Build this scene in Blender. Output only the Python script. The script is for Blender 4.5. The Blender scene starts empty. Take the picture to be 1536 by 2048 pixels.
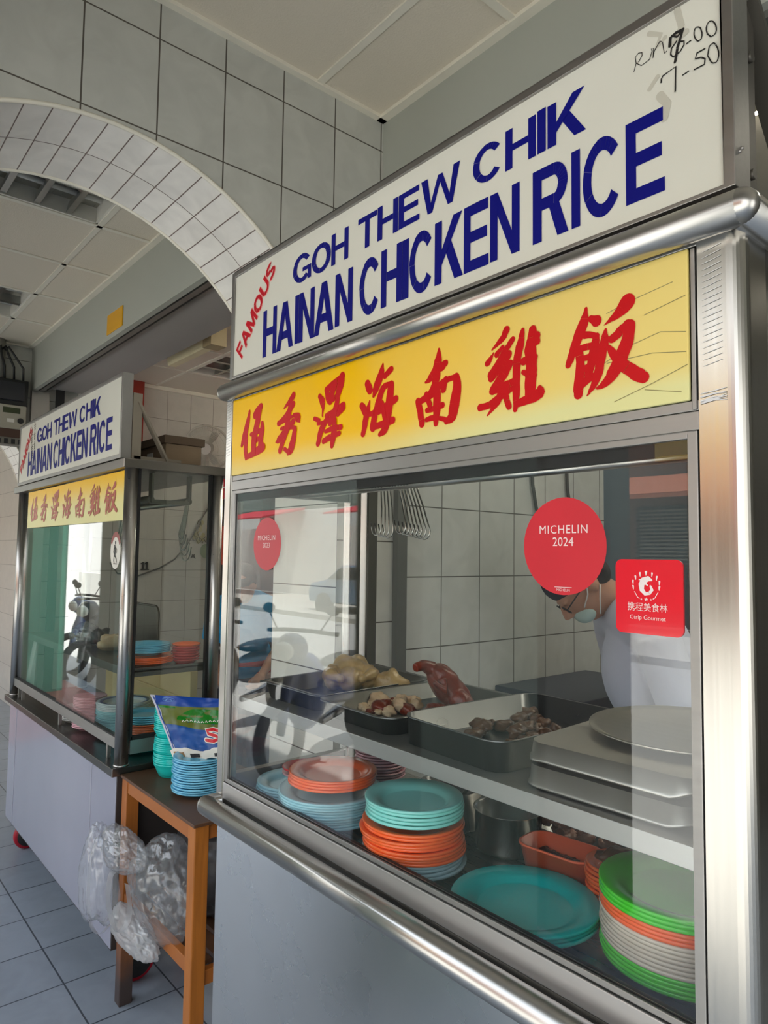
import bpy, bmesh, math, random
from mathutils import Vector, Matrix, noise
random.seed(7)
SC = bpy.context.scene
COL = SC.collection
PI = math.pi

# ------------------------------------------------------------------ camera
cam = bpy.data.cameras.new('camera')
cam.sensor_fit = 'AUTO'; cam.sensor_width = 36.0
cam.lens = 1382.35 / 2048 * 36.0
cam.clip_start = 0.02; cam.clip_end = 200
camo = bpy.data.objects.new('camera', cam); COL.objects.link(camo)
yaw, pitch, roll = math.radians(49.687), math.radians(3.632), math.radians(0.784)
fw = Vector((-math.sin(yaw) * math.cos(pitch), math.cos(yaw) * math.cos(pitch), math.sin(pitch)))
rt = Vector((math.cos(yaw), math.sin(yaw), 0)); up = rt.cross(fw)
rt, up = math.cos(roll) * rt + math.sin(roll) * up, -math.sin(roll) * rt + math.cos(roll) * up
camo.matrix_world = Matrix(((rt.x, up.x, -fw.x, 1.466), (rt.y, up.y, -fw.y, -0.755), (rt.z, up.z, -fw.z, 1.5), (0, 0, 0, 1)))
SC.camera = camo

# ------------------------------------------------------------------ world, sun, exposure
W = bpy.data.worlds.new('sky'); SC.world = W; W.use_nodes = True
nt = W.node_tree; nt.nodes.clear()
_o = nt.nodes.new('ShaderNodeOutputWorld'); _b = nt.nodes.new('ShaderNodeBackground')
_g = nt.nodes.new('ShaderNodeTexCoord'); _s = nt.nodes.new('ShaderNodeSeparateXYZ'); _r = nt.nodes.new('ShaderNodeValToRGB')
_r.color_ramp.elements[0].position = 0.0; _r.color_ramp.elements[0].color = (1.0, 0.99, 0.95, 1)
_r.color_ramp.elements[1].position = 0.9; _r.color_ramp.elements[1].color = (0.66, 0.80, 1.0, 1)
nt.links.new(_g.outputs['Generated'], _s.inputs[0]); nt.links.new(_s.outputs['Z'], _r.inputs[0])
nt.links.new(_r.outputs[0], _b.inputs[0]); nt.links.new(_b.outputs[0], _o.inputs[0])
_b.inputs[1].default_value = 1.5
sun = bpy.data.lights.new('sun', 'SUN'); sun.energy = 7.0; sun.angle = 0.01; sun.color = (1.0, 0.97, 0.92)
suno = bpy.data.objects.new('sun', sun); COL.objects.link(suno)
suno.rotation_euler = Vector((0.30, 0.12, 1.0)).to_track_quat('Z', 'Y').to_euler()
SC.view_settings.view_transform = 'Standard'; SC.view_settings.look = 'None'
SC.view_settings.exposure = 0.88; SC.view_settings.gamma = 1.0; SC.view_settings.use_curve_mapping = False
SC.cycles.max_bounces = 14; SC.cycles.transparent_max_bounces = 24; SC.cycles.diffuse_bounces = 6
SC.cycles.caustics_reflective = False; SC.cycles.caustics_refractive = False
SC.cycles.sample_clamp_indirect = 6.0

# ------------------------------------------------------------------ material helpers
def srgb(r, g, b):
    f = lambda c: (c / 255 / 12.92) if c / 255 <= 0.04045 else ((c / 255 + 0.055) / 1.055) ** 2.4
    return (f(r), f(g), f(b), 1)

class NT:
    def __init__(s, name):
        s.m = bpy.data.materials.new(name); s.m.use_nodes = True; s.t = s.m.node_tree; s.t.nodes.clear()
        s.out = s.t.nodes.new('ShaderNodeOutputMaterial')
    def n(s, typ, **kw):
        nd = s.t.nodes.new('ShaderNode' + typ)
        for k, v in kw.items():
            if k.startswith('i_'):
                key = k[2:]
                key = int(key) if key.isdigit() else key.replace('_', ' ')
                nd.inputs[key].default_value = v
            else: setattr(nd, k, v)
        return nd
    def l(s, a, b): s.t.links.new(a, b)

def mixrgb(T, fac, a, b, mode='MIX'):
    m = T.n('MixRGB', blend_type=mode)
    for i, v in ((0, fac), (1, a), (2, b)):
        if hasattr(v, 'is_linked') or hasattr(v, 'links'): T.l(v, m.inputs[i])
        else: m.inputs[i].default_value = v
    return m.outputs[0]

def mat(name, col, rough=0.5, metal=0.0, var=0.06, scale=12.0, bump=0.0, bscale=80.0, spec=0.5, coat=0.0, trans=0.0, sss=0.0):
    T = NT(name); p = T.n('BsdfPrincipled'); T.l(p.outputs[0], T.out.inputs[0])
    tc = T.n('TexCoord'); nz = T.n('TexNoise'); nz.inputs['Scale'].default_value = scale; nz.inputs['Detail'].default_value = 4
    T.l(tc.outputs['Object'], nz.inputs['Vector'])
    c = srgb(*col); dk = tuple(x * (1 - var * 2) for x in c[:3]) + (1,); lt = tuple(min(1, x * (1 + var)) for x in c[:3]) + (1,)
    T.l(mixrgb(T, nz.outputs[0], dk, lt), p.inputs['Base Color'])
    p.inputs['Roughness'].default_value = rough; p.inputs['Metallic'].default_value = metal
    p.inputs['Specular IOR Level'].default_value = spec; p.inputs['Coat Weight'].default_value = coat
    p.inputs['Transmission Weight'].default_value = trans
    if sss: p.inputs['Subsurface Weight'].default_value = sss; p.inputs['Subsurface Radius'].default_value = (0.01, 0.004, 0.002)
    if bump:
        n2 = T.n('TexNoise'); n2.inputs['Scale'].default_value = bscale; n2.inputs['Detail'].default_value = 5
        T.l(tc.outputs['Object'], n2.inputs['Vector'])
        b = T.n('Bump'); b.inputs['Strength'].default_value = bump; b.inputs['Distance'].default_value = 0.004
        T.l(n2.outputs[0], b.inputs['Height']); T.l(b.outputs[0], p.inputs['Normal'])
    return T.m

def metal(name, col, rough=0.28, streak=(1, 60, 60), amt=0.12, aniso=0.0, bump=0.02):
    T = NT(name); p = T.n('BsdfPrincipled'); T.l(p.outputs[0], T.out.inputs[0])
    tc = T.n('TexCoord'); mp = T.n('Mapping'); mp.inputs['Scale'].default_value = streak
    T.l(tc.outputs['Object'], mp.inputs[0]); nz = T.n('TexNoise'); nz.inputs['Scale'].default_value = 3; nz.inputs['Detail'].default_value = 5
    T.l(mp.outputs[0], nz.inputs['Vector'])
    big = T.n('TexNoise'); big.inputs['Scale'].default_value = 3.5; big.inputs['Detail'].default_value = 3; T.l(tc.outputs['Object'], big.inputs['Vector'])
    r = T.n('MapRange'); r.inputs[3].default_value = rough - amt * 0.5; r.inputs[4].default_value = rough + amt
    T.l(nz.outputs[0], r.inputs[0]); T.l(r.outputs[0], p.inputs['Roughness'])
    c = srgb(*col); T.l(mixrgb(T, big.outputs[0], tuple(x * 0.8 for x in c[:3]) + (1,), c), p.inputs['Base Color'])
    p.inputs['Metallic'].default_value = 1.0; p.inputs['Anisotropic'].default_value = aniso
    if bump:
        b = T.n('Bump'); b.inputs['Strength'].default_value = bump; b.inputs['Distance'].default_value = 0.002
        T.l(big.outputs[0], b.inputs['Height']); T.l(b.outputs[0], p.inputs['Normal'])
    return T.m

def tiles(name, col, grout, bw, bh, axes, off=(0, 0), mortar=0.004, rough=0.3, var=0.05, marble=0.08, spec=0.4, mscale=9.0):
    """square-laid ceramic tiles; axes picks which two object axes run across the surface"""
    T = NT(name); p = T.n('BsdfPrincipled'); T.l(p.outputs[0], T.out.inputs[0])
    tc = T.n('TexCoord')
    if axes == 'UV': src = tc.outputs['UV']
    else:
        sp = T.n('SeparateXYZ'); T.l(tc.outputs['Object'], sp.inputs[0]); cb = T.n('CombineXYZ')
        T.l(sp.outputs[axes[0]], cb.inputs[0]); T.l(sp.outputs[axes[1]], cb.inputs[1]); src = cb.outputs[0]
    mp = T.n('Mapping'); mp.inputs['Location'].default_value = (-off[0], -off[1], 0); T.l(src, mp.inputs[0])
    br = T.n('TexBrick'); br.offset = 0.0; br.squash = 1.0
    c = srgb(*col)
    br.inputs['Color1'].default_value = tuple(x * (1 - var) for x in c[:3]) + (1,); br.inputs['Color2'].default_value = tuple(min(1, x * (1 + var)) for x in c[:3]) + (1,)
    br.inputs['Mortar'].default_value = srgb(*grout); br.inputs['Scale'].default_value = 1.0
    br.inputs['Mortar Size'].default_value = mortar / 2; br.inputs['Mortar Smooth'].default_value = 0.1
    br.inputs['Brick Width'].default_value = bw; br.inputs['Row Height'].default_value = bh; br.inputs['Bias'].default_value = 0
    T.l(mp.outputs[0], br.inputs['Vector'])
    nz = T.n('TexNoise'); nz.inputs['Scale'].default_value = mscale; nz.inputs['Detail'].default_value = 6; nz.inputs['Distortion'].default_value = 1.2
    T.l(tc.outputs['Object'], nz.inputs['Vector'])
    cr = T.n('ValToRGB'); cr.color_ramp.elements[0].position = 0.35; cr.color_ramp.elements[1].position = 0.65
    cr.color_ramp.elements[0].color = (1 - marble,) * 3 + (1,); cr.color_ramp.elements[1].color = (1, 1, 1, 1)
    T.l(nz.outputs[0], cr.inputs[0])
    T.l(mixrgb(T, 1.0, br.outputs[0], cr.outputs[0], 'MULTIPLY'), p.inputs['Base Color'])
    p.inputs['Roughness'].default_value = rough; p.inputs['Specular IOR Level'].default_value = spec
    b = T.n('Bump'); b.invert = True; b.inputs['Strength'].default_value = 0.5; b.inputs['Distance'].default_value = 0.003
    T.l(br.outputs['Fac'], b.inputs['Height']); T.l(b.outputs[0], p.inputs['Normal'])
    return T.m

def glass_mat(name, tint=(0.955, 0.975, 0.965, 1), ior=1.5, film=0.0, filmcol=(0.8, 0.82, 0.8, 1)):
    T = NT(name); tr = T.n('BsdfTransparent'); tr.inputs[0].default_value = tint
    gl = T.n('BsdfGlossy'); gl.inputs['Roughness'].default_value = 0.0; gl.inputs[0].default_value = (1, 1, 1, 1)
    lw = T.n('LayerWeight'); lw.inputs[0].default_value = 0.5; pw = T.n('Math', operation='POWER'); pw.inputs[1].default_value = 5
    fr = T.n('MapRange'); fr.inputs[3].default_value = 0.043; fr.inputs[4].default_value = 1.0; mx = T.n('MixShader')
    T.l(lw.outputs['Facing'], pw.inputs[0]); T.l(pw.outputs[0], fr.inputs[0]); T.l(fr.outputs[0], mx.inputs[0]); T.l(tr.outputs[0], mx.inputs[1]); T.l(gl.outputs[0], mx.inputs[2])
    last = mx.outputs[0]
    if film:
        df = T.n('BsdfDiffuse'); df.inputs[0].default_value = filmcol; m2 = T.n('MixShader')
        nz = T.n('TexNoise'); nz.inputs['Scale'].default_value = 14; nz.inputs['Detail'].default_value = 5
        tc = T.n('TexCoord'); T.l(tc.outputs['Object'], nz.inputs['Vector'])
        r = T.n('MapRange'); r.inputs[3].default_value = film * 0.5; r.inputs[4].default_value = film * 1.5; T.l(nz.outputs[0], r.inputs[0])
        T.l(r.outputs[0], m2.inputs[0]); T.l(last, m2.inputs[1]); T.l(df.outputs[0], m2.inputs[2]); last = m2.outputs[0]
    T.l(last, T.out.inputs[0]); return T.m

def emit(name, col, s):
    T = NT(name); e = T.n('Emission'); e.inputs[0].default_value = srgb(*col); e.inputs[1].default_value = s
    T.l(e.outputs[0], T.out.inputs[0]); return T.m

# ------------------------------------------------------------------ mesh helpers
class MB:
    def __init__(s): s.v = []; s.f = []; s.s = []; s.uv = {}
    def add(s, vs, fs, smooth=False):
        o = len(s.v); s.v += [tuple(v) for v in vs]
        for f in fs: s.f.append(tuple(i + o for i in f)); s.s.append(smooth)
        return s
    def box(s, x0, x1, y0, y1, z0, z1, R=None):
        vs = [(x, y, z) for z in (z0, z1) for y in (y0, y1) for x in (x0, x1)]
        if R is not None: vs = [tuple(R @ Vector(v)) for v in vs]
        return s.add(vs, [(0, 2, 3, 1), (4, 5, 7, 6), (0, 1, 5, 4), (2, 6, 7, 3), (0, 4, 6, 2), (1, 3, 7, 5)])
    def bar(s, a, b, w, h, upv=(0, 0, 1)):
        a, b = Vector(a), Vector(b); d = (b - a).normalized(); u = Vector(upv)
        r = d.cross(u)
        if r.length < 1e-4: r = d.cross(Vector((1, 0, 0)))
        r.normalize(); u = r.cross(d).normalized()
        vs = [p + r * sx * w / 2 + u * sz * h / 2 for p in (a, b) for sz in (-1, 1) for sx in (-1, 1)]
        return s.add(vs, [(0, 1, 3, 2), (4, 6, 7, 5), (0, 4, 5, 1), (2, 3, 7, 6), (0, 2, 6, 4), (1, 5, 7, 3)])
    def tube(s, pts, r, n=10, caps=True, closed=False):
        P = [Vector(p) for p in pts]; k = len(P); rs = r if isinstance(r, (list, tuple)) else [r] * k
        T = []
        for i in range(k):
            if closed: t = P[(i + 1) % k] - P[i - 1]
            else: t = P[min(i + 1, k - 1)] - P[max(i - 1, 0)]
            T.append(t.normalized() if t.length > 1e-9 else Vector((0, 0, 1)))
        u = T[0].orthogonal().normalized(); vs = []
        for i in range(k):
            u = (u - T[i] * u.dot(T[i]))
            u = u.normalized() if u.length > 1e-6 else T[i].orthogonal().normalized()
            w = T[i].cross(u)
            for j in range(n):
                a = 2 * PI * j / n; vs.append(P[i] + (u * math.cos(a) + w * math.sin(a)) * rs[i])
        fs = []
        for i in range(k if closed else k - 1):
            for j in range(n):
                a, b = i * n + j, i * n + (j + 1) % n; i2 = (i + 1) % k
                fs.append((a, b, i2 * n + (j + 1) % n, i2 * n + j))
        s.add(vs, fs, True)
        if caps and not closed:
            o = len(s.v) - len(vs)
            s.f.append(tuple(o + j for j in reversed(range(n)))); s.s.append(False)
            s.f.append(tuple(o + (k - 1) * n + j for j in range(n))); s.s.append(False)
        return s
    def cyl(s, a, b, r, r2=None, n=20, caps=True): return s.tube([a, b], [r, r if r2 is None else r2], n, caps)
    def lathe(s, prof, n=40, c=(0, 0, 0), sx=1, sy=1, R=None, wob=None):
        vs = []; fs = []; k = len(prof)
        for i in range(n):
            a = 2 * PI * i / n
            for (r, z) in prof:
                x, y = r * math.cos(a) * sx, r * math.sin(a) * sy
                if wob: z = z + wob(a, r)
                v = Vector((x, y, z))
                if R is not None: v = R @ v
                vs.append(v + Vector(c))
        for i in range(n):
            j = (i + 1) % n
            for q in range(k - 1): fs.append((i * k + q, j * k + q, j * k + q + 1, i * k + q + 1))
        return s.add(vs, fs, True)
    def poly(s, pts): return s.add(pts, [tuple(range(len(pts)))])
    def prism(s, pts, d):
        n = len(pts); d = Vector(d); vs = [Vector(p) for p in pts] + [Vector(p) + d for p in pts]
        fs = [tuple(reversed(range(n))), tuple(range(n, 2 * n))] + [(i, (i + 1) % n, (i + 1) % n + n, i + n) for i in range(n)]
        return s.add(vs, fs)
    def ball(s, c, rx, ry=None, rz=None, n=14, m=9, R=None, jit=0.0, seed=0):
        ry = rx if ry is None else ry; rz = rx if rz is None else rz
        vs = []; fs = []
        for i in range(m + 1):
            th = PI * i / m
            for j in range(n):
                ph = 2 * PI * j / n
                v = Vector((math.sin(th) * math.cos(ph), math.sin(th) * math.sin(ph), math.cos(th)))
                k = 1 + jit * noise.noise(v * 1.7 + Vector((seed * 3.1, seed * 1.7, seed))) if jit else 1
                v = Vector((v.x * rx, v.y * ry, v.z * rz)) * k
                if R is not None: v = R @ v
                vs.append(v + Vector(c))
        for i in range(m):
            for j in range(n):
                a, b = i * n + j, i * n + (j + 1) % n
                fs.append((a, a + n, b + n, b))
        return s.add(vs, fs, True)
    def build(s, name, m, parent=None, bevel=0.0, smooth=None, kind=None, label=None, sub=0, at=None):
        off = Vector((0, 0, 0)); q = parent
        while q is not None: off += q.location; q = q.parent
        loc = Vector(at) if at is not None else Vector((0, 0, 0))
        if parent is None: off = loc
        me = bpy.data.meshes.new(name)
        me.from_pydata([tuple(Vector(v) - off) for v in s.v], [], s.f)
        me.polygons.foreach_set('use_smooth', [bool(x) if smooth is None else smooth for x in s.s])
        if s.uv:
            ul = me.uv_layers.new(name='UVMap')
            for poly in me.polygons:
                for li in poly.loop_indices: ul.data[li].uv = s.uv.get(me.loops[li].vertex_index, (0, 0))
        bm = bmesh.new(); bm.from_mesh(me); bmesh.ops.remove_doubles(bm, verts=bm.verts, dist=1e-6) if not s.uv else None
        bmesh.ops.recalc_face_normals(bm, faces=bm.faces); bm.to_mesh(me); bm.free()
        me.materials.append(m); o = bpy.data.objects.new(name, me); COL.objects.link(o)
        if parent is None: o.location = loc
        else: o.parent = parent
        if bevel:
            b = o.modifiers.new('bevel', 'BEVEL'); b.width = bevel; b.segments = 2; b.limit_method = 'ANGLE'; b.angle_limit = 0.7
        if sub:
            b = o.modifiers.new('sub', 'SUBSURF'); b.levels = sub; b.render_levels = sub
        if kind: o['kind'] = kind
        if label: o['label'] = label
        return o

def thing(name, label, cat, loc=(0, 0, 0), group=None):
    o = bpy.data.objects.new(name, None); COL.objects.link(o); o.location = loc; o.empty_display_size = 0.05
    return tag(o, label, cat, group)
def tag(o, label, cat, group=None):
    o['label'] = label; o['category'] = cat
    if group: o['group'] = group
    return o
def struct(mb, name, m, bevel=0.0): return mb.build(name, m, None, bevel, kind='structure')

def stagger(mb, d=-3e-6, ax=1):
    """give every face of a flat lettering mesh its own vertices, a hair apart, so overlapping strokes never coincide"""
    vs = []; fs = []
    for i, f in enumerate(mb.f):
        o = len(vs)
        for k in f:
            v = list(mb.v[k]); v[ax] += d * ((i * 37) % 211); vs.append(tuple(v))
        fs.append(tuple(range(o, o + len(f))))
    mb.v, mb.f, mb.s = vs, fs, [False] * len(fs); return mb
def ribbon(mb, pts, place, w=None):
    """flat brush stroke: pts (x, z, width) laid on a plane by place(x, z)"""
    n = len(pts); L = []; Rr = []
    for i in range(n):
        a = pts[max(i - 1, 0)]; b = pts[min(i + 1, n - 1)]
        dx, dz = b[0] - a[0], b[1] - a[1]; l = math.hypot(dx, dz) or 1
        ww = (pts[i][2] if w is None else w) / 2
        L.append((pts[i][0] - dz / l * ww, pts[i][1] + dx / l * ww)); Rr.append((pts[i][0] + dz / l * ww, pts[i][1] - dx / l * ww))
    vs = [place(*p) for p in L] + [place(*p) for p in Rr]
    mb.add(vs, [(i, i + 1, n + i + 1, n + i) for i in range(n - 1)])
    for e in (0, -1):
        ww = (pts[e][2] if w is None else w) / 2
        if ww > 1e-4: disc(mb, pts[e][0], pts[e][1], ww, ww, place)
def disc(mb, x, z, rx, rz, place, n=14):
    mb.add([place(x + rx * math.cos(2 * PI * i / n), z + rz * math.sin(2 * PI * i / n)) for i in range(n)], [tuple(range(n))])

def arc(cx, cz, rx, rz, a0, a1, n): return [(cx + rx * math.cos(math.radians(a0 + (a1 - a0) * i / n)), cz + rz * math.sin(math.radians(a0 + (a1 - a0) * i / n))) for i in range(n + 1)]
def glyph_polys(ch, tv=0.24, th=0.165):
    """bold grotesque capitals in a unit box, as a list of convex-ish polygons"""
    B = lambda x0, x1, z0, z1: [(x0, z0), (x1, z0), (x1, z1), (x0, z1)]
    def ring(a0, a1, n=22, cx=.5, cz=.5, ro=(.5, .5), ri=None):
        ri = ri or (.5 - tv, .5 - th); o = arc(cx, cz, ro[0], ro[1], a0, a1, n); i = arc(cx, cz, ri[0], ri[1], a0, a1, n)
        return [[o[k], o[k + 1], i[k + 1], i[k]] for k in range(n)]
    if ch == 'H': return [B(0, tv, 0, 1), B(1 - tv, 1, 0, 1), B(tv, 1 - tv, .43, .43 + th)]
    if ch == 'I': return [B(0, 1, 0, 1)]
    if ch == 'N': return [B(0, tv, 0, 1), B(1 - tv, 1, 0, 1), [(tv * .98, 1), (0, 1), (1 - tv, 0), (1, 0)]]
    if ch == 'E': return [B(0, tv * 1.05, 0, 1), B(tv, .97, 1 - th, 1), B(tv, .93, .43, .43 + th), B(tv, 1, 0, th)]
    if ch == 'F': return [B(0, tv * 1.05, 0, 1), B(tv, 1, 1 - th, 1), B(tv, .9, .42, .42 + th)]
    if ch == 'T': return [B(0, 1, 1 - th, 1), B(.5 - tv / 2, .5 + tv / 2, 0, 1 - th)]
    if ch == 'K': return [B(0, tv, 0, 1), [(tv, .28), (tv, .52), (.68, 1), (.99, 1)], [(.38, .50), (.56, .68), (1.02, 0), (.72, 0)]]
    if ch == 'A': return [[(0, 0), (.25, 0), (.56, .86), (.5, 1), (.37, 1)], [(1, 0), (.75, 0), (.44, .86), (.5, 1), (.63, 1)], B(.27, .73, .22, .22 + th)]
    if ch == 'W': return [[(0, 1), (.17, 1), (.30, 0), (.18, 0)], [(.18, 0), (.30, 0), (.56, .95), (.44, .95)], [(.44, .95), (.56, .95), (.82, 0), (.70, 0)], [(.70, 0), (.82, 0), (1, 1), (.84, 1)]]
    if ch == 'M': return [B(0, .2, 0, 1), B(.8, 1, 0, 1), [(0, 1), (.25, 1), (.6, 0), (.4, 0)], [(1, 1), (.75, 1), (.4, 0), (.6, 0)]]
    if ch == 'O': return ring(0, 360, 36)
    if ch == 'C': return ring(38, 322, 30)
    if ch == 'G': return ring(36, 318, 30) + [B(1 - tv * .8, 1, 0.03, .5), B(.54, 1, .36, .5)]
    if ch == 'U': return [B(0, tv, .4, 1), B(1 - tv, 1, .4, 1)] + ring(180, 360, 18, .5, .4, (.5, .4), (.5 - tv, .4 - th))
    if ch == 'S': return ring(20, 270, 20, .5, .73, (.48, .27), (.48 - tv, .27 - th)) + ring(-160, 90, 20, .5, .27, (.5, .27), (.5 - tv, .27 - th))
    if ch == 'R':
        return [B(0, tv, 0, 1), B(tv, .6, 1 - th, 1), B(tv, .6, .42, .42 + th)] + ring(-90, 90, 14, .6, .71, (.38, .29), (.38 - tv, .29 - th)) + [[(.46, .44), (.74, .46), (1.0, 0), (.70, 0)]]
    return []
def put_glyph(mb, ch, fmap, **k):
    for p in glyph_polys(ch, **k): mb.add([fmap(*q) for q in p], [tuple(range(len(p)))])

def text_mesh(name, body, size, m, parent, origin, ex, ez, align='CENTER', bold=0.0, space=1.0, xs=1.0, label=None):
    """flat text laid on the plane through origin, ex to the right and ez up"""
    c = bpy.data.curves.new(name, 'FONT'); c.body = body; c.size = size; c.align_x = align; c.offset = bold; c.space_character = space
    c.resolution_u = 3
    t = bpy.data.objects.new('tmp', c); COL.objects.link(t)
    me = bpy.data.meshes.new_from_object(t.evaluated_get(bpy.context.evaluated_depsgraph_get()))
    bpy.data.objects.remove(t); bpy.data.curves.remove(c)
    ex, ez, origin = Vector(ex), Vector(ez), Vector(origin); off = Vector((0, 0, 0)); q = parent
    while q is not None: off += q.location; q = q.parent
    for v in me.vertices: v.co = origin + ex * v.co.x * xs + ez * v.co.y - off
    me.name = name; me.materials.clear(); me.materials.append(m)
    o = bpy.data.objects.new(name, me); COL.objects.link(o)
    if parent is not None: o.parent = parent
    if label: o['label'] = label
    return o
# ------------------------------------------------------------------ setting materials
M_arch = tiles('arch_tile', (196, 196, 188), (92, 86, 78), 0.1955, 0.268, (1, 2), (-0.27, 2.62), 0.0045, 0.32, 0.03, 0.10)
M_soffit = tiles('soffit_tile', (232, 228, 220), (120, 104, 96), 0.0665, 0.19, 'UV', (0, 0), 0.0035, 0.3, 0.05, 0.12)
M_jamb = tiles('jamb_tile', (226, 225, 216), (104, 98, 92), 0.38, 0.268, (0, 2), (-0.68, 1.13), 0.004, 0.3, 0.02, 0.06)
M_wall1 = tiles('shop_tile', (196, 198, 192), (96, 92, 86), 0.2035, 0.247, (1, 2), (1.018, 1.181), 0.0045, 0.3, 0.03, 0.10)
M_wall2 = tiles('shop_tile_pale', (208, 202, 192), (140, 132, 122), 0.204, 0.2475, (1, 2), (1.32, 1.36), 0.004, 0.32, 0.03, 0.06)
M_floor = tiles('floor_tile', (150, 158, 168), (74, 80, 88), 0.2745, 0.289, (0, 1), (-0.874, 0.033), 0.006, 0.28, 0.04, 0.10, 0.35)
M_redtile = tiles('red_floor_tile', (170, 96, 84), (96, 84, 78), 0.28, 0.28, (0, 1), (0, 0), 0.006, 0.3)
M_panel = mat('ceiling_board', (222, 212, 194), 0.85, var=0.02, scale=3, bump=0.25, bscale=160)
M_tbar = mat('ceiling_tbar', (232, 226, 210), 0.5, var=0.04)
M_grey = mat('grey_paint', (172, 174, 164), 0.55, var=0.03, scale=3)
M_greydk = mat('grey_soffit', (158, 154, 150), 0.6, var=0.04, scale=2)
M_dark = mat('dark_gap', (28, 28, 28), 0.7)
M_mint = mat('mint_paint', (112, 178, 152), 0.5, var=0.05, scale=3)
M_pillar = mat('mint_paint_darkened', (84, 108, 98), 0.5, var=0.05, scale=3)  # mint green pillars, darkened to keep their mirror image in the glass dim
M_white = mat('white_plaster', (225, 222, 214), 0.8, var=0.03, scale=2)
M_asphalt = mat('asphalt', (184, 183, 178), 0.9, var=0.1, scale=30)
M_conc = mat('concrete', (190, 186, 176), 0.85, var=0.08)
M_steel = metal('stainless', (188, 184, 178), 0.26, (1, 60, 60), 0.12)
M_alu = metal('aluminium', (176, 174, 170), 0.42, (2, 60, 60), 0.12)

# floor, street
fl = MB(); fl.box(-12, 6, -1.62, 7, -0.12, 0); struct(fl, 'floor', M_floor)
MB().box(-30, 30, -9.5, -1.62, -0.22, -0.14).build('road', M_asphalt, kind='structure')
MB().box(-30, 30, -14, -9.5, -0.22, -0.02).build('pavement', M_conc, kind='structure')
MB().box(-9.5, -4.6, -1.44, -0.2, 0.0, 0.004).build('floor_red', M_redtile, kind='structure')

# arch walls across the walkway
def arch_wall(X0, X1, name, mface, mjamb):
    yc, zc, R = -0.18, 1.926, 0.677
    N = 40
    pts = []
    for i in range(N + 1):
        a = PI * i / N
        pts.append((yc + (R + 0.053 * (1 - math.sin(a)) ** 2) * math.cos(a), zc + R * math.sin(a)))
    yr, yl = pts[0][0], pts[-1][0]
    pil = MB(); face = MB(); Y0, Y1, ZT = -1.56, 0.83, 3.3
    for X in (X0, X1):
        face.add([(X, yr, 0), (X, Y1, 0), (X, Y1, zc), (X, yr, zc)], [(0, 1, 2, 3)])
        pil.add([(X, Y0, 0), (X, yl, 0), (X, yl, zc), (X, Y0, zc)], [(0, 1, 2, 3)])
        for i in range(N):
            a, b = pts[i], pts[i + 1]
            face.add([(X, a[0], a[1]), (X, a[0], ZT), (X, b[0], ZT), (X, b[0], b[1])], [(0, 1, 2, 3)])
        face.add([(X, yr, zc), (X, Y1, zc), (X, Y1, ZT), (X, yr, ZT)], [(0, 1, 2, 3)])
        face.add([(X, Y0, zc), (X, yl, zc), (X, yl, ZT), (X, Y0, ZT)], [(0, 1, 2, 3)])
    face.add([(X0, Y0, 0), (X1, Y0, 0), (X1, Y0, ZT), (X0, Y0, ZT)], [(0, 1, 2, 3)])
    struct(face, 'wall_' + name, mface); struct(pil, 'pillar_' + name, M_pillar)
    so = MB(); s = 0.0
    for i in range(N + 1):
        if i: s += math.hypot(pts[i][0] - pts[i - 1][0], pts[i][1] - pts[i - 1][1])
        for k, X in enumerate((X0, X1)):
            so.uv[len(so.v)] = (s + 0.03, k * abs(X1 - X0)); so.v.append((X, pts[i][0], pts[i][1]))
    for i in range(N): so.f.append((2 * i, 2 * i + 1, 2 * i + 3, 2 * i + 2)); so.s.append(True)
    struct(so, 'wall_' + name + '_soffit', M_soffit)
    jb = MB()
    pil2 = MB(); pil2.add([(X0, yl, 0), (X1, yl, 0), (X1, yl, zc), (X0, yl, zc)], [(0, 1, 2, 3)]); struct(pil2, 'pillar_' + name + '_side', M_pillar)
    for y in (yr,): jb.add([(X0, y, 0), (X1, y, 0), (X1, y, zc), (X0, y, zc)], [(0, 1, 2, 3)])
    struct(jb, 'wall_' + name + '_jamb', mjamb)
    ed = MB()                                         # pale rounded edge strip along the opening
    for X in (X0, X1): ed.tube([(X, p[0], p[1]) for p in pts], 0.006, 6)
    return struct(ed, 'trim_' + name, M_tbar)
arch_wall(-0.30, -0.68, 'arch', M_arch, M_jamb)
arch_wall(-4.05, -4.43, 'arch_far', M_arch, M_jamb)

# party walls of the two shops
MB().box(-0.68, -0.30, 0.83, 2.07, 0, 3.0).build('wall_shop_left', M_wall1, kind='structure')
MB().box(-4.43, -4.0, 0.83, 6, 0, 3.0).build('wall_left', M_wall2, kind='structure')
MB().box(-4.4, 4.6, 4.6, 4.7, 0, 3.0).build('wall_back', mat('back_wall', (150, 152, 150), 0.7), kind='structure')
arch_wall(4.6, 4.22, 'arch_right', M_arch, M_jamb)
MB().box(4.22, 4.6, 0.83, 4.6, 0, 3.0).build('wall_right', M_wall1, kind='structure')
MB().box(-0.34, -0.275, 0.785, 0.828, 0, 2.66).build('trim_1', mat('shutter_rail', (112, 114, 110), 0.45, 0.3), kind='structure')
# blue-grey door and cold room beyond the tiled side wall
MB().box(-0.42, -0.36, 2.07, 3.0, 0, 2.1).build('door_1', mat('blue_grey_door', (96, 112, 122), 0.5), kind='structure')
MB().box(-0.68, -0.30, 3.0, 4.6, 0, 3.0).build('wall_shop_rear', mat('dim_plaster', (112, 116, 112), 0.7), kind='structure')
MB().box(-0.68, -0.30, 2.07, 3.0, 2.1, 3.0).build('wall_shop_lintel', mat('dim_plaster2', (118, 120, 116), 0.7), kind='structure')

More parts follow.
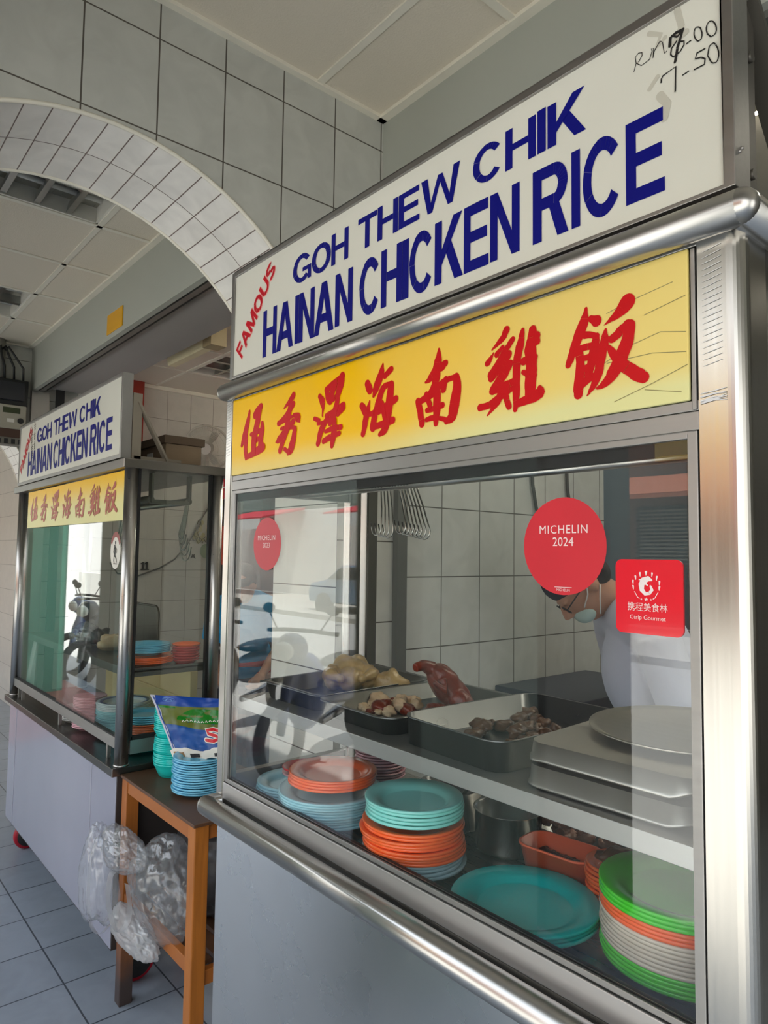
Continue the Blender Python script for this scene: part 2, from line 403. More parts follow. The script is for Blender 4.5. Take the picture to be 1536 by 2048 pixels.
# ceilings with their T-bars
def ceiling(x0, x1, y0, y1, z, xs, ys, name, holes=()):
    X = sorted({x0, x1} | {h[0] for h in holes} | {h[1] for h in holes}); Y = sorted({y0, y1} | {h[2] for h in holes} | {h[3] for h in holes})
    pb_ = MB()
    for a, c in zip(X, X[1:]):
        for d, e in zip(Y, Y[1:]):
            if not any(h[0] <= a and c <= h[1] and h[2] <= d and e <= h[3] for h in holes): pb_.box(a, c, d, e, z, z + 0.02)
    pb_.build(name, M_panel, kind='structure')
    g = MB()
    for x in xs: g.box(x - 0.012, x + 0.012, y0, y1, z - 0.006, z)
    for y in ys: g.box(x0, x1, y - 0.012, y + 0.012, z - 0.006, z)
    g.box(x0, x0 + 0.022, y0, y1, z - 0.012, z); g.box(x1 - 0.022, x1, y0, y1, z - 0.012, z); g.box(x0, x1, y1 - 0.03, y1, z - 0.012, z)
    g.build(name + '_grid', M_tbar, kind='structure')
ceiling(-0.30, 4.5, -1.35, 0.716, 3.0, [0.288, 0.888, 1.488, 2.088, 2.688, 3.288, 3.888], [0.436, -0.164, -0.764], 'ceiling')
ceiling(-4.05, -0.68, -1.35, 0.50, 3.0, [-1.20, -1.755, -2.31, -2.865, -3.42], [0.235, -0.365, -0.965], 'ceiling_left', [(-1.745, -1.465, -0.955, 0.225), (-3.41, -2.88, -0.955, 0.225)])
ceiling(-10, -4.43, -1.35, 0.9, 3.0, [], [], 'ceiling_far')
ceiling(-4.0, -0.68, 0.9, 4.6, 2.86, [], [], 'ceiling_shop_left', [(-3.38, -2.82, 1.43, 2.63), (-1.95, -1.45, 2.2, 3.4)])
g = MB(); g.box(-4.0, -0.68, 1.40, 1.42, 2.854, 2.86); g.box(-4.0, -0.68, 2.0, 2.02, 2.854, 2.86)
for x in (-3.4, -2.8, -2.2, -1.6): g.box(x, x + 0.02, 0.9, 4.6, 2.855, 2.86)
g.box(-4.0, -3.97, 0.9, 4.6, 2.83, 2.86); g.build('ceiling_shop_left_bars', M_tbar, kind='structure')
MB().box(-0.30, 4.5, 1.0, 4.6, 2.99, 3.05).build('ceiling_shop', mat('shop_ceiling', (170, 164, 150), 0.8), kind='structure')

# grey fascias over the shopfronts, with the shutter slots under them
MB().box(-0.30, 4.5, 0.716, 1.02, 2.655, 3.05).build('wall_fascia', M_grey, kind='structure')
MB().box(-0.30, 4.5, 0.74, 0.80, 2.638, 2.655).build('trim_2', M_alu, kind='structure')
MB().box(-4.05, -0.68, 0.50, 0.53, 2.668, 3.03).build('wall_fascia_left', M_grey, kind='structure')
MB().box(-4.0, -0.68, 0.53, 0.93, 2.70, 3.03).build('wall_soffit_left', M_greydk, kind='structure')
MB().box(-4.0, -0.68, 0.545, 0.575, 2.672, 2.70).build('trim_3', M_alu, kind='structure')
MB().box(-4.0, -0.68, 0.60, 0.615, 2.684, 2.70).build('trim_4', M_alu, kind='structure')
MB().box(-4.05, -4.0, 0.50, 0.62, 0, 2.67).build('trim_5', M_alu, kind='structure')
MB().box(-4.0, -3.985, 0.66, 0.72, 0, 2.70).build('trim_6', M_dark, kind='structure')

# building above, neighbouring pillars and the street in front
MB().box(-12, 8, -1.35, 8, 3.12, 8.5).build('wall_upper', M_white, kind='structure')
MB().box(-6.95, -6.55, -1.25, -0.88, 0, 3.06).build('pillar_mint', M_mint, kind='structure')
MB().box(-10.2, -9.8, -1.3, 1.0, 0, 3.06).build('wall_far', M_white, kind='structure')
MB().box(-10, -4.43, 0.9, 1.0, 0, 3.06).build('wall_neighbour', M_wall2, kind='structure')
# opposite terrace: pale render on the left, an old brown shophouse on the right
MB().box(-34, -13.0, -15, -14, 0, 3.2).build('wall_opposite', M_white, kind='structure')

# street-side lintels of the walkway bays
for k, (a, c) in enumerate(((-0.30, 4.22), (-4.05, -0.68), (-10.0, -4.43))):
    MB().box(a, c, -1.35, -1.0, 2.30, 3.12).build('wall_lintel', M_arch, kind='structure')
MB().box(-13.0, -7.2, -15, -14.6, 0, 3.4).build('wall_opposite_shade', mat('shaded_front_tone', (70, 70, 66), 0.8), kind='structure')  # dark colour stands in for a shopfront lying in shade
# ------------------------------------------------------------------ stall materials
M_glass = glass_mat('clear_glass', (0.985, 0.995, 0.99, 1), film=0.004)
M_glass2 = glass_mat('clear_glass_left', (0.93, 0.965, 0.945, 1), film=0.005)
M_sign = mat('sign_acrylic', (222, 222, 210), 0.3, spec=0.25, var=0.03, scale=5)
M_blue = mat('blue_vinyl', (14, 18, 122), 0.4, var=0.05, spec=0.2)
M_red = mat('red_vinyl', (196, 26, 42), 0.4, var=0.05, spec=0.2)
M_redbrush = mat('red_paint', (200, 14, 22), 0.4, var=0.04, spec=0.2)
M_pinkhalo = mat('pink_halo', (248, 178, 168), 0.35)
M_marker = mat('black_marker', (30, 28, 26), 0.6)
M_smudge = mat('marker_smudge', (196, 194, 180), 0.6)
M_rubber = mat('black_rubber', (22, 22, 22), 0.6)
M_satin = metal('satin_steel_sheet', (226, 226, 226), 0.26, (3, 3, 3), 0.08, bump=0.10)
M_pipe = metal('polished_pipe', (200, 197, 192), 0.28, (1, 40, 40), 0.08)
M_post = metal('post_steel', (198, 194, 186), 0.20, (60, 60, 1), 0.10)
M_bracket = mat('bracket_steel', (92, 88, 80), 0.45, 0.5)

def yellow_acrylic(name, x0, x1, z0, z1, mode):
    T = NT(name); p = T.n('BsdfPrincipled'); T.l(p.outputs[0], T.out.inputs[0]); p.inputs['Roughness'].default_value = 0.3; p.inputs['Specular IOR Level'].default_value = 0.15
    tc = T.n('TexCoord'); sp = T.n('SeparateXYZ'); T.l(tc.outputs['Object'], sp.inputs[0])
    a = T.n('MapRange', interpolation_type='SMOOTHSTEP'); b = T.n('MapRange', interpolation_type='SMOOTHSTEP')
    T.l(sp.outputs[0], a.inputs[0]); T.l(sp.outputs[2], b.inputs[0]); W_, H_ = x1 - x0, z1 - z0
    nz = T.n('TexNoise'); nz.inputs['Scale'].default_value = 7; nz.inputs['Detail'].default_value = 3; T.l(tc.outputs['Object'], nz.inputs['Vector'])
    if mode == 0:     # sun-faded towards the right and along the lower edge
        a.inputs[1].default_value = x0 + 0.30 * W_; a.inputs[2].default_value = x0 + 1.02 * W_; a.inputs[3].default_value = 0; a.inputs[4].default_value = 0.62
        b.inputs[1].default_value = z0 + 0.30 * H_; b.inputs[2].default_value = z0; b.inputs[3].default_value = 0; b.inputs[4].default_value = 0.55
    else:             # faded everywhere below the top edge
        a.inputs[1].default_value = x0; a.inputs[2].default_value = x1; a.inputs[3].default_value = 0; a.inputs[4].default_value = 0.0
        b.inputs[1].default_value = z0 + 0.98 * H_; b.inputs[2].default_value = z0 + 0.25 * H_; b.inputs[3].default_value = 0; b.inputs[4].default_value = 0.95
    s = T.n('Math', operation='ADD'); T.l(a.outputs[0], s.inputs[0]); T.l(b.outputs[0], s.inputs[1])
    n2 = T.n('MapRange'); n2.inputs[3].default_value = -0.12; n2.inputs[4].default_value = 0.12; T.l(nz.outputs[0], n2.inputs[0])
    s2 = T.n('Math', operation='ADD', use_clamp=True); T.l(s.outputs[0], s2.inputs[0]); T.l(n2.outputs[0], s2.inputs[1])
    T.l(mixrgb(T, s2.outputs[0], srgb(248, 194, 0), srgb(226, 222, 158)), p.inputs['Base Color'])
    return T.m

GLYPHS = [('G',0.276,0.342,2.052,2.111),('O',0.344,0.409,2.051,2.11),('H',0.411,0.464,2.052,2.113),('H',0.16,0.216,1.927,2.03),('A',0.217,0.281,1.927,2.028),('I',0.287,0.301,1.928,2.029),('N',0.302,0.357,1.927,2.029),('A',0.356,0.422,1.927,2.029),('N',0.426,0.48,1.929,2.03),('T',0.493,0.547,2.053,2.113),('H',0.549,0.604,2.053,2.114),('E',0.605,0.657,2.054,2.114),('W',0.661,0.748,2.054,2.114),('C',0.5,0.559,1.927,2.031),('H',0.561,0.616,1.929,2.031),('I',0.616,0.632,1.929,2.031),('C',0.634,0.692,1.928,2.032),('K',0.694,0.754,1.93,2.032),('E',0.757,0.807,1.93,2.033),('N',0.81,0.864,1.931,2.032),('R',0.887,0.945,1.931,2.034),('I',0.95,0.963,1.931,2.035),('C',0.967,1.024,1.931,2.035),('E',1.028,1.078,1.932,2.035),('C',0.775,0.834,2.057,2.115),('H',0.838,0.892,2.057,2.117),('I',0.895,0.909,2.057,2.119),('K',0.912,0.971,2.057,2.117)]
FAM = [(0.067, 1.945), (0.21, 2.114), (0.039, 1.971), (0.186, 2.14)]
BRUSH = [[[(109.0,1817.0,7.1),(107.0,1809.0,10.2),(105.0,1801.0,13.3),(102.0,1792.0,16.3),(98.0,1782.0,17.5),(93.0,1770.0,18.4),(88.0,1760.0,18.4),(84.0,1754.0,15.5),(81.0,1749.0,12.6),(78.0,1744.0,8.2)],[(98.0,1766.0,11.2),(97.0,1756.0,13.3),(96.0,1747.0,15.1),(95.0,1737.0,15.0),(96.0,1729.0,14.1),(98.0,1721.0,13.0),(99.0,1713.0,10.0)],[(158.0,1820.0,15.2),(154.0,1817.0,17.9),(150.0,1814.0,19.7),(146.0,1811.0,20.1),(142.0,1809.0,20.1),(138.0,1807.0,19.2),(135.0,1805.0,16.6)],[(154.0,1814.0,17.5),(151.0,1805.0,17.5),(148.0,1797.0,18.4),(146.0,1789.0,19.6),(143.0,1781.0,19.4),(140.0,1773.0,20.4),(137.0,1766.0,19.4),(135.0,1760.0,20.4),(133.0,1754.0,20.4),(132.0,1748.0,20.2),(131.0,1740.0,19.1),(132.0,1732.0,18.1),(132.0,1724.0,17.1)],[(166.0,1782.0,11.0),(166.0,1777.0,13.0),(167.0,1773.0,15.1),(167.0,1767.0,16.3),(165.0,1760.0,17.3),(162.0,1751.0,17.3),(161.0,1744.0,17.3),(161.0,1739.0,18.1),(162.0,1734.0,19.0),(164.0,1730.0,19.0)],[(162.0,1768.0,10.6),(153.0,1767.0,10.6),(145.0,1766.0,10.6),(137.0,1765.0,10.6),(130.0,1764.0,10.0),(124.0,1764.0,9.4),(118.0,1764.0,8.1)],[(99.0,1714.0,8.5),(113.0,1717.0,12.0),(126.0,1719.0,13.5),(139.0,1722.0,15.6),(150.0,1725.0,17.8),(161.0,1727.0,17.8),(171.0,1730.0,18.4)],[(133.0,1748.0,12.7),(142.0,1749.0,12.0),(151.0,1750.0,10.6),(160.0,1751.0,9.2)]],[[(288.0,1823.0,13.4),(285.0,1820.0,13.4),(282.0,1818.0,13.9),(277.0,1815.0,13.0),(270.0,1810.0,10.3),(261.0,1806.0,6.7),(253.0,1801.0,3.2)],[(288.0,1805.0,12.1),(279.0,1798.0,13.0),(271.0,1790.0,15.2),(262.0,1783.0,14.8),(253.0,1779.0,13.0),(243.0,1775.0,11.4),(234.0,1772.0,10.0)],[(278.0,1806.0,12.4),(275.0,1797.0,13.6),(273.0,1788.0,14.6),(271.0,1780.0,15.5),(268.0,1773.0,15.5),(266.0,1766.0,14.3),(263.0,1759.0,14.3)],[(232.0,1773.0,10.6),(240.0,1775.0,10.6),(249.0,1776.0,10.6),(258.0,1777.0,10.6),(268.0,1778.0,8.6),(279.0,1779.0,6.7),(289.0,1780.0,5.8)],[(290.0,1783.0,5.8),(295.0,1781.0,10.0),(300.0,1778.0,14.8),(305.0,1776.0,17.7),(308.0,1772.0,17.3),(310.0,1769.0,12.0),(312.0,1766.0,5.1)],[(289.0,1769.0,13.0),(282.0,1765.0,12.5),(275.0,1762.0,13.9),(267.0,1757.0,14.8),(257.0,1751.0,14.8),(245.0,1743.0,14.8),(235.0,1738.0,13.9),(230.0,1735.0,10.0),(227.0,1735.0,6.4),(225.0,1734.0,4.2)],[(268.0,1756.0,13.6),(263.0,1750.0,14.9),(258.0,1744.0,15.8),(254.0,1738.0,15.8),(250.0,1731.0,14.6),(246.0,1723.0,13.6),(242.0,1715.0,13.3)],[(296.0,1752.0,13.3),(294.0,1745.0,14.3),(293.0,1738.0,15.5),(291.0,1731.0,17.5),(288.0,1724.0,18.4),(285.0,1718.0,19.6),(281.0,1712.0,17.7),(278.0,1709.0,15.2),(275.0,1706.0,9.4),(272.0,1704.0,5.4)],[(259.0,1716.0,8.9),(265.0,1713.0,8.1),(270.0,1710.0,9.4),(276.0,1707.0,10.3)],[(243.0,1760.0,6.7),(252.0,1760.0,7.6),(262.0,1760.0,9.8),(271.0,1760.0,9.1),(280.0,1759.0,9.1),(289.0,1757.0,8.2),(298.0,1755.0,7.1)]],[[(381.0,1805.0,10.2),(384.0,1801.0,11.2),(387.0,1798.0,14.1),(390.0,1794.0,15.0),(391.0,1789.0,14.0),(392.0,1784.0,10.2),(393.0,1779.0,7.3),(392.0,1774.0,5.1),(391.0,1769.0,3.2),(391.0,1765.0,3.2)],[(365.0,1764.0,7.8),(370.0,1762.0,8.5),(375.0,1760.0,8.5),(380.0,1758.0,8.5)],[(407.0,1758.0,12.1),(401.0,1752.0,13.0),(395.0,1747.0,13.9),(390.0,1740.0,15.8),(385.0,1732.0,14.6),(382.0,1723.0,13.6),(378.0,1714.0,12.4)],[(403.0,1814.0,12.0),(406.0,1807.0,13.0),(408.0,1800.0,14.0),(411.0,1795.0,15.0),(413.0,1791.0,13.0),(414.0,1790.0,12.4),(416.0,1788.0,10.2)],[(452.0,1831.0,15.5),(451.0,1825.0,16.8),(449.0,1820.0,17.7),(447.0,1814.0,18.0),(444.0,1808.0,17.1),(441.0,1801.0,14.9),(438.0,1795.0,13.9)],[(403.0,1815.0,10.6),(412.0,1817.0,12.0),(420.0,1820.0,12.7),(429.0,1822.0,13.5),(437.0,1825.0,12.8),(445.0,1828.0,12.0),(453.0,1831.0,10.0)],[(412.0,1790.0,10.6),(422.0,1792.0,10.6),(431.0,1794.0,10.6),(440.0,1796.0,10.6)],[(429.0,1818.0,14.9),(426.0,1813.0,15.2),(423.0,1808.0,14.9),(421.0,1803.0,13.6),(420.0,1800.0,13.3),(419.0,1796.0,13.3),(419.0,1793.0,12.2)],[(457.0,1776.0,12.0),(449.0,1774.0,12.0),(442.0,1772.0,11.3),(434.0,1770.0,9.9),(424.0,1768.0,9.2),(413.0,1766.0,8.6),(403.0,1764.0,7.8)],[(440.0,1790.0,11.7),(437.0,1782.0,12.6),(434.0,1774.0,13.6),(430.0,1767.0,14.6),(426.0,1761.0,13.9),(422.0,1755.0,13.9),(417.0,1749.0,13.0)],[(458.0,1771.0,10.8),(453.0,1768.0,10.8),(447.0,1765.0,9.4),(441.0,1761.0,8.6)],[(431.0,1760.0,9.2),(421.0,1757.0,9.9),(412.0,1754.0,9.9),(403.0,1753.0,9.2),(394.0,1752.0,7.6),(386.0,1752.0,6.7),(377.0,1752.0,6.3)],[(402.0,1734.0,7.2),(411.0,1735.0,8.6),(419.0,1736.0,9.4),(428.0,1737.0,8.9),(436.0,1737.0,9.5),(443.0,1736.0,9.2),(451.0,1736.0,10.2)],[(397.0,1716.0,10.6),(405.0,1718.0,10.6),(413.0,1720.0,11.4),(421.0,1721.0,11.4),(430.0,1723.0,10.0),(438.0,1724.0,9.4),(447.0,1725.0,8.6)],[(431.0,1751.0,12.2),(431.0,1743.0,13.2),(431.0,1734.0,15.3),(430.0,1727.0,16.3),(428.0,1719.0,14.3),(426.0,1711.0,12.4),(424.0,1704.0,9.2)]],[[(527.0,1803.0,13.0),(529.0,1799.0,14.0),(532.0,1794.0,15.0),(534.0,1790.0,14.0)],[(512.0,1766.0,11.4),(516.0,1762.0,13.3),(519.0,1757.0,13.3),(523.0,1752.0,13.3)],[(534.0,1771.0,3.2),(532.0,1765.0,6.3),(530.0,1759.0,10.4),(528.0,1752.0,13.6),(526.0,1746.0,14.6),(524.0,1740.0,13.6),(522.0,1734.0,13.6),(521.0,1728.0,13.3),(519.0,1721.0,11.2),(517.0,1715.0,11.4)],[(569.0,1830.0,3.2),(567.0,1825.0,7.6),(566.0,1819.0,12.6),(564.0,1812.0,14.9),(560.0,1805.0,16.2),(555.0,1797.0,16.2),(551.0,1790.0,15.2),(548.0,1786.0,13.9),(547.0,1782.0,9.5),(545.0,1778.0,6.3)],[(591.0,1816.0,10.6),(586.0,1814.0,11.4),(580.0,1811.0,10.0),(575.0,1808.0,10.6)],[(586.0,1791.0,8.6),(581.0,1791.0,9.4),(575.0,1790.0,11.3),(570.0,1787.0,12.5),(565.0,1780.0,13.0),(561.0,1771.0,13.6),(557.0,1763.0,13.6),(555.0,1757.0,13.6),(552.0,1753.0,13.6),(550.0,1747.0,13.6),(548.0,1740.0,14.3),(546.0,1732.0,14.3),(544.0,1723.0,15.3)],[(591.0,1789.0,14.3),(590.0,1780.0,15.3),(589.0,1772.0,16.5),(588.0,1763.0,17.5),(587.0,1754.0,17.7),(585.0,1745.0,17.5),(583.0,1737.0,17.7),(580.0,1729.0,17.7),(578.0,1721.0,17.7),(575.0,1715.0,16.6),(572.0,1712.0,13.6),(567.0,1710.0,10.0),(563.0,1708.0,7.8)],[(525.0,1747.0,6.3),(536.0,1747.0,8.1),(547.0,1748.0,10.3),(559.0,1749.0,12.0),(573.0,1753.0,12.8),(589.0,1758.0,12.0),(604.0,1763.0,11.4)],[(542.0,1724.0,9.8),(551.0,1724.0,10.8),(559.0,1724.0,10.8),(568.0,1725.0,11.2),(578.0,1726.0,11.2),(588.0,1727.0,11.7),(597.0,1728.0,11.7)],[(567.0,1761.0,11.0),(570.0,1752.0,10.0),(573.0,1743.0,9.0),(576.0,1734.0,9.0)]],[[(705.0,1826.0,3.2),(705.0,1821.0,7.1),(705.0,1815.0,10.2),(704.0,1809.0,14.6),(703.0,1804.0,15.8),(701.0,1798.0,16.2),(699.0,1793.0,15.7),(695.0,1789.0,15.3),(690.0,1785.0,12.8),(685.0,1782.0,10.8),(682.0,1780.0,8.5),(679.0,1779.0,6.4),(676.0,1778.0,4.2)],[(720.0,1800.0,9.9),(717.0,1799.0,11.3),(714.0,1797.0,12.7),(711.0,1796.0,13.5)],[(701.0,1786.0,14.6),(700.0,1780.0,14.6),(698.0,1775.0,14.9),(697.0,1770.0,13.9),(694.0,1766.0,13.4),(691.0,1762.0,11.7),(688.0,1759.0,11.7)],[(658.0,1750.0,11.0),(660.0,1744.0,12.0),(662.0,1738.0,12.0),(664.0,1732.0,12.0),(665.0,1725.0,12.0),(667.0,1719.0,12.0),(668.0,1712.0,12.0)],[(660.0,1748.0,8.6),(667.0,1750.0,10.0),(675.0,1752.0,11.4),(682.0,1754.0,12.8),(690.0,1757.0,12.7),(697.0,1761.0,13.5),(704.0,1765.0,12.0),(710.0,1768.0,11.3),(716.0,1771.0,10.6),(722.0,1773.0,8.6),(729.0,1774.0,8.5),(735.0,1774.0,8.2),(741.0,1774.0,10.4)],[(743.0,1774.0,12.0),(744.0,1769.0,14.0),(745.0,1763.0,15.1),(745.0,1757.0,16.3),(744.0,1750.0,17.5),(742.0,1741.0,18.7),(740.0,1733.0,18.7),(738.0,1726.0,18.7),(737.0,1720.0,17.7),(735.0,1714.0,16.6),(731.0,1711.0,14.2),(727.0,1710.0,10.6),(723.0,1708.0,9.2)],[(702.0,1755.0,15.1),(702.0,1747.0,15.1),(702.0,1739.0,15.1),(702.0,1731.0,15.1),(701.0,1723.0,13.3),(700.0,1715.0,11.4),(700.0,1708.0,9.1)],[(680.0,1732.0,8.2),(686.0,1732.0,8.5),(691.0,1732.0,8.5),(697.0,1733.0,8.9),(703.0,1733.0,9.4),(708.0,1734.0,8.9),(714.0,1735.0,9.4)],[(679.0,1717.0,7.3),(687.0,1718.0,8.5),(694.0,1718.0,8.5),(702.0,1718.0,9.8)],[(709.0,1715.0,6.3),(716.0,1713.0,7.3),(723.0,1710.0,7.3),(730.0,1708.0,8.2)],[(678.0,1758.0,9.0),(681.0,1752.0,9.0),(683.0,1746.0,9.1),(686.0,1740.0,10.0)],[(721.0,1775.0,8.5),(719.0,1770.0,9.8),(718.0,1765.0,9.5),(716.0,1759.0,10.4)]],[[(841.0,1823.0,10.8),(839.0,1820.0,10.3),(837.0,1816.0,10.0),(834.0,1813.0,9.2),(828.0,1809.0,7.8),(821.0,1804.0,5.0),(814.0,1800.0,2.2)],[(805.0,1782.0,8.6),(807.0,1783.0,9.4),(809.0,1785.0,8.1),(811.0,1787.0,7.2),(813.0,1789.0,5.8),(815.0,1792.0,3.6),(817.0,1795.0,2.0)],[(823.0,1791.0,8.6),(826.0,1794.0,7.1),(830.0,1797.0,5.7),(834.0,1800.0,5.7)],[(852.0,1807.0,7.8),(848.0,1803.0,8.6),(845.0,1799.0,8.6),(840.0,1795.0,8.6),(835.0,1789.0,10.3),(830.0,1782.0,10.8),(825.0,1776.0,10.8),(820.0,1771.0,10.8),(817.0,1767.0,11.7),(813.0,1763.0,13.0)],[(845.0,1787.0,10.8),(842.0,1783.0,10.8),(838.0,1779.0,12.2),(834.0,1774.0,12.8),(827.0,1769.0,12.0),(820.0,1764.0,10.6),(813.0,1758.0,10.0)],[(848.0,1773.0,10.0),(845.0,1769.0,10.8),(841.0,1765.0,12.2),(837.0,1760.0,13.6),(830.0,1754.0,13.6),(823.0,1747.0,12.8),(816.0,1740.0,12.2)],[(814.0,1739.0,8.9),(820.0,1740.0,10.3),(827.0,1740.0,9.8),(834.0,1742.0,11.7),(841.0,1743.0,12.2),(847.0,1745.0,9.4),(854.0,1747.0,8.9)],[(792.0,1719.0,10.4),(798.0,1719.0,9.2),(803.0,1719.0,9.5),(810.0,1720.0,10.0),(818.0,1723.0,10.6),(828.0,1728.0,9.9),(836.0,1731.0,10.0),(842.0,1733.0,9.2),(847.0,1735.0,7.2),(852.0,1737.0,7.2)],[(836.0,1740.0,11.2),(832.0,1734.0,11.2),(829.0,1729.0,11.2),(825.0,1723.0,11.7),(819.0,1717.0,8.6),(813.0,1711.0,5.0),(806.0,1705.0,2.2)],[(841.0,1726.0,9.1),(842.0,1721.0,9.0),(844.0,1716.0,9.1),(846.0,1712.0,9.1)],[(870.0,1816.0,5.4),(869.0,1811.0,8.5),(868.0,1806.0,9.5),(867.0,1801.0,10.8),(865.0,1794.0,13.0),(863.0,1787.0,12.1),(861.0,1779.0,12.6),(860.0,1771.0,12.4),(859.0,1762.0,12.4),(859.0,1752.0,12.4),(859.0,1743.0,11.2),(859.0,1733.0,12.2),(859.0,1725.0,11.2),(858.0,1718.0,9.2),(858.0,1712.0,8.2),(857.0,1706.0,7.1)],[(887.0,1812.0,11.4),(887.0,1807.0,13.6),(887.0,1802.0,15.8),(887.0,1798.0,18.0),(885.0,1793.0,17.5),(883.0,1789.0,15.7),(881.0,1784.0,15.2)],[(883.0,1785.0,18.1),(884.0,1777.0,17.3),(885.0,1770.0,17.1),(885.0,1762.0,16.3),(885.0,1755.0,17.7),(884.0,1747.0,17.5),(883.0,1740.0,17.5),(883.0,1734.0,17.3),(883.0,1729.0,16.1),(883.0,1724.0,16.1)],[(894.0,1802.0,11.2),(894.0,1800.0,10.0),(894.0,1797.0,9.2),(895.0,1794.0,9.1)],[(864.0,1714.0,10.3),(869.0,1715.0,11.2),(875.0,1716.0,12.1),(881.0,1717.0,12.5),(888.0,1718.0,13.9),(894.0,1720.0,14.4),(899.0,1722.0,14.1),(900.0,1724.0,13.6),(900.0,1727.0,10.0),(899.0,1729.0,7.0)],[(872.0,1771.0,10.8),(878.0,1772.0,9.8),(885.0,1772.0,9.8),(891.0,1773.0,8.9)],[(871.0,1756.0,6.3),(877.0,1753.0,7.6),(884.0,1751.0,7.6),(890.0,1748.0,8.5)]],[[(971.0,1819.0,4.1),(970.0,1813.0,6.3),(969.0,1807.0,11.2),(967.0,1801.0,13.4),(964.0,1795.0,13.9),(960.0,1787.0,13.9),(957.0,1780.0,12.5),(954.0,1773.0,12.5),(951.0,1766.0,11.2),(948.0,1761.0,10.3),(947.0,1757.0,10.3),(945.0,1754.0,8.9),(944.0,1751.0,8.1)],[(978.0,1804.0,8.1),(981.0,1802.0,9.8),(984.0,1801.0,11.2),(986.0,1799.0,13.4)],[(969.0,1785.0,9.1),(975.0,1784.0,8.1),(981.0,1782.0,7.1),(986.0,1780.0,6.1)],[(986.0,1780.0,7.6),(985.0,1776.0,9.8),(984.0,1772.0,10.8),(983.0,1767.0,12.6),(982.0,1761.0,12.1),(980.0,1754.0,12.6),(979.0,1747.0,11.7),(977.0,1742.0,10.8),(975.0,1738.0,11.2),(974.0,1733.0,10.8)],[(960.0,1768.0,10.2),(961.0,1760.0,11.2),(962.0,1752.0,11.2),(962.0,1744.0,12.4),(961.0,1734.0,12.4),(960.0,1725.0,13.6),(959.0,1718.0,13.3),(959.0,1714.0,13.2),(959.0,1712.0,12.0),(959.0,1710.0,12.0)],[(960.0,1769.0,7.3),(967.0,1769.0,8.2),(973.0,1769.0,8.5),(980.0,1769.0,8.2)],[(960.0,1754.0,6.7),(966.0,1755.0,6.3),(972.0,1755.0,7.6),(979.0,1756.0,6.7)],[(961.0,1740.0,8.1),(967.0,1741.0,7.6),(972.0,1742.0,8.1),(977.0,1743.0,8.1)],[(963.0,1721.0,10.0),(968.0,1724.0,10.0),(974.0,1727.0,9.2),(979.0,1729.0,10.0)],[(1029.0,1812.0,18.4),(1026.0,1809.0,17.7),(1022.0,1805.0,15.6),(1018.0,1802.0,12.8),(1012.0,1798.0,9.2),(1005.0,1795.0,5.0),(997.0,1791.0,1.0)],[(999.0,1785.0,3.0),(998.0,1780.0,6.3),(998.0,1776.0,9.5),(997.0,1771.0,10.8),(996.0,1765.0,13.0),(994.0,1758.0,11.7),(993.0,1751.0,11.7),(991.0,1744.0,11.4),(990.0,1738.0,11.7),(988.0,1732.0,12.1),(986.0,1726.0,10.3),(983.0,1720.0,8.9),(980.0,1715.0,7.2),(977.0,1712.0,5.0),(975.0,1709.0,3.6),(972.0,1706.0,1.4)],[(1008.0,1771.0,10.0),(1012.0,1773.0,10.0),(1016.0,1775.0,10.6),(1019.0,1778.0,11.4),(1022.0,1780.0,11.4),(1026.0,1781.0,11.4),(1029.0,1783.0,12.8)],[(1032.0,1782.0,13.0),(1031.0,1777.0,13.9),(1030.0,1771.0,13.9),(1029.0,1766.0,15.2),(1027.0,1760.0,16.1),(1024.0,1754.0,16.1),(1021.0,1748.0,16.6),(1018.0,1742.0,17.2),(1014.0,1736.0,15.8),(1011.0,1731.0,15.8),(1007.0,1726.0,15.0),(1004.0,1722.0,12.0),(1000.0,1719.0,10.6),(995.0,1716.0,8.6),(991.0,1714.0,5.8),(987.0,1713.0,3.6)],[(1003.0,1762.0,5.1),(1006.0,1757.0,8.5),(1009.0,1752.0,9.8),(1013.0,1747.0,11.7),(1018.0,1741.0,13.0),(1022.0,1736.0,13.6),(1027.0,1731.0,14.1),(1033.0,1727.0,14.2),(1038.0,1722.0,15.0),(1043.0,1719.0,15.0),(1046.0,1717.0,14.8),(1047.0,1716.0,13.0),(1049.0,1715.0,13.0)]]]
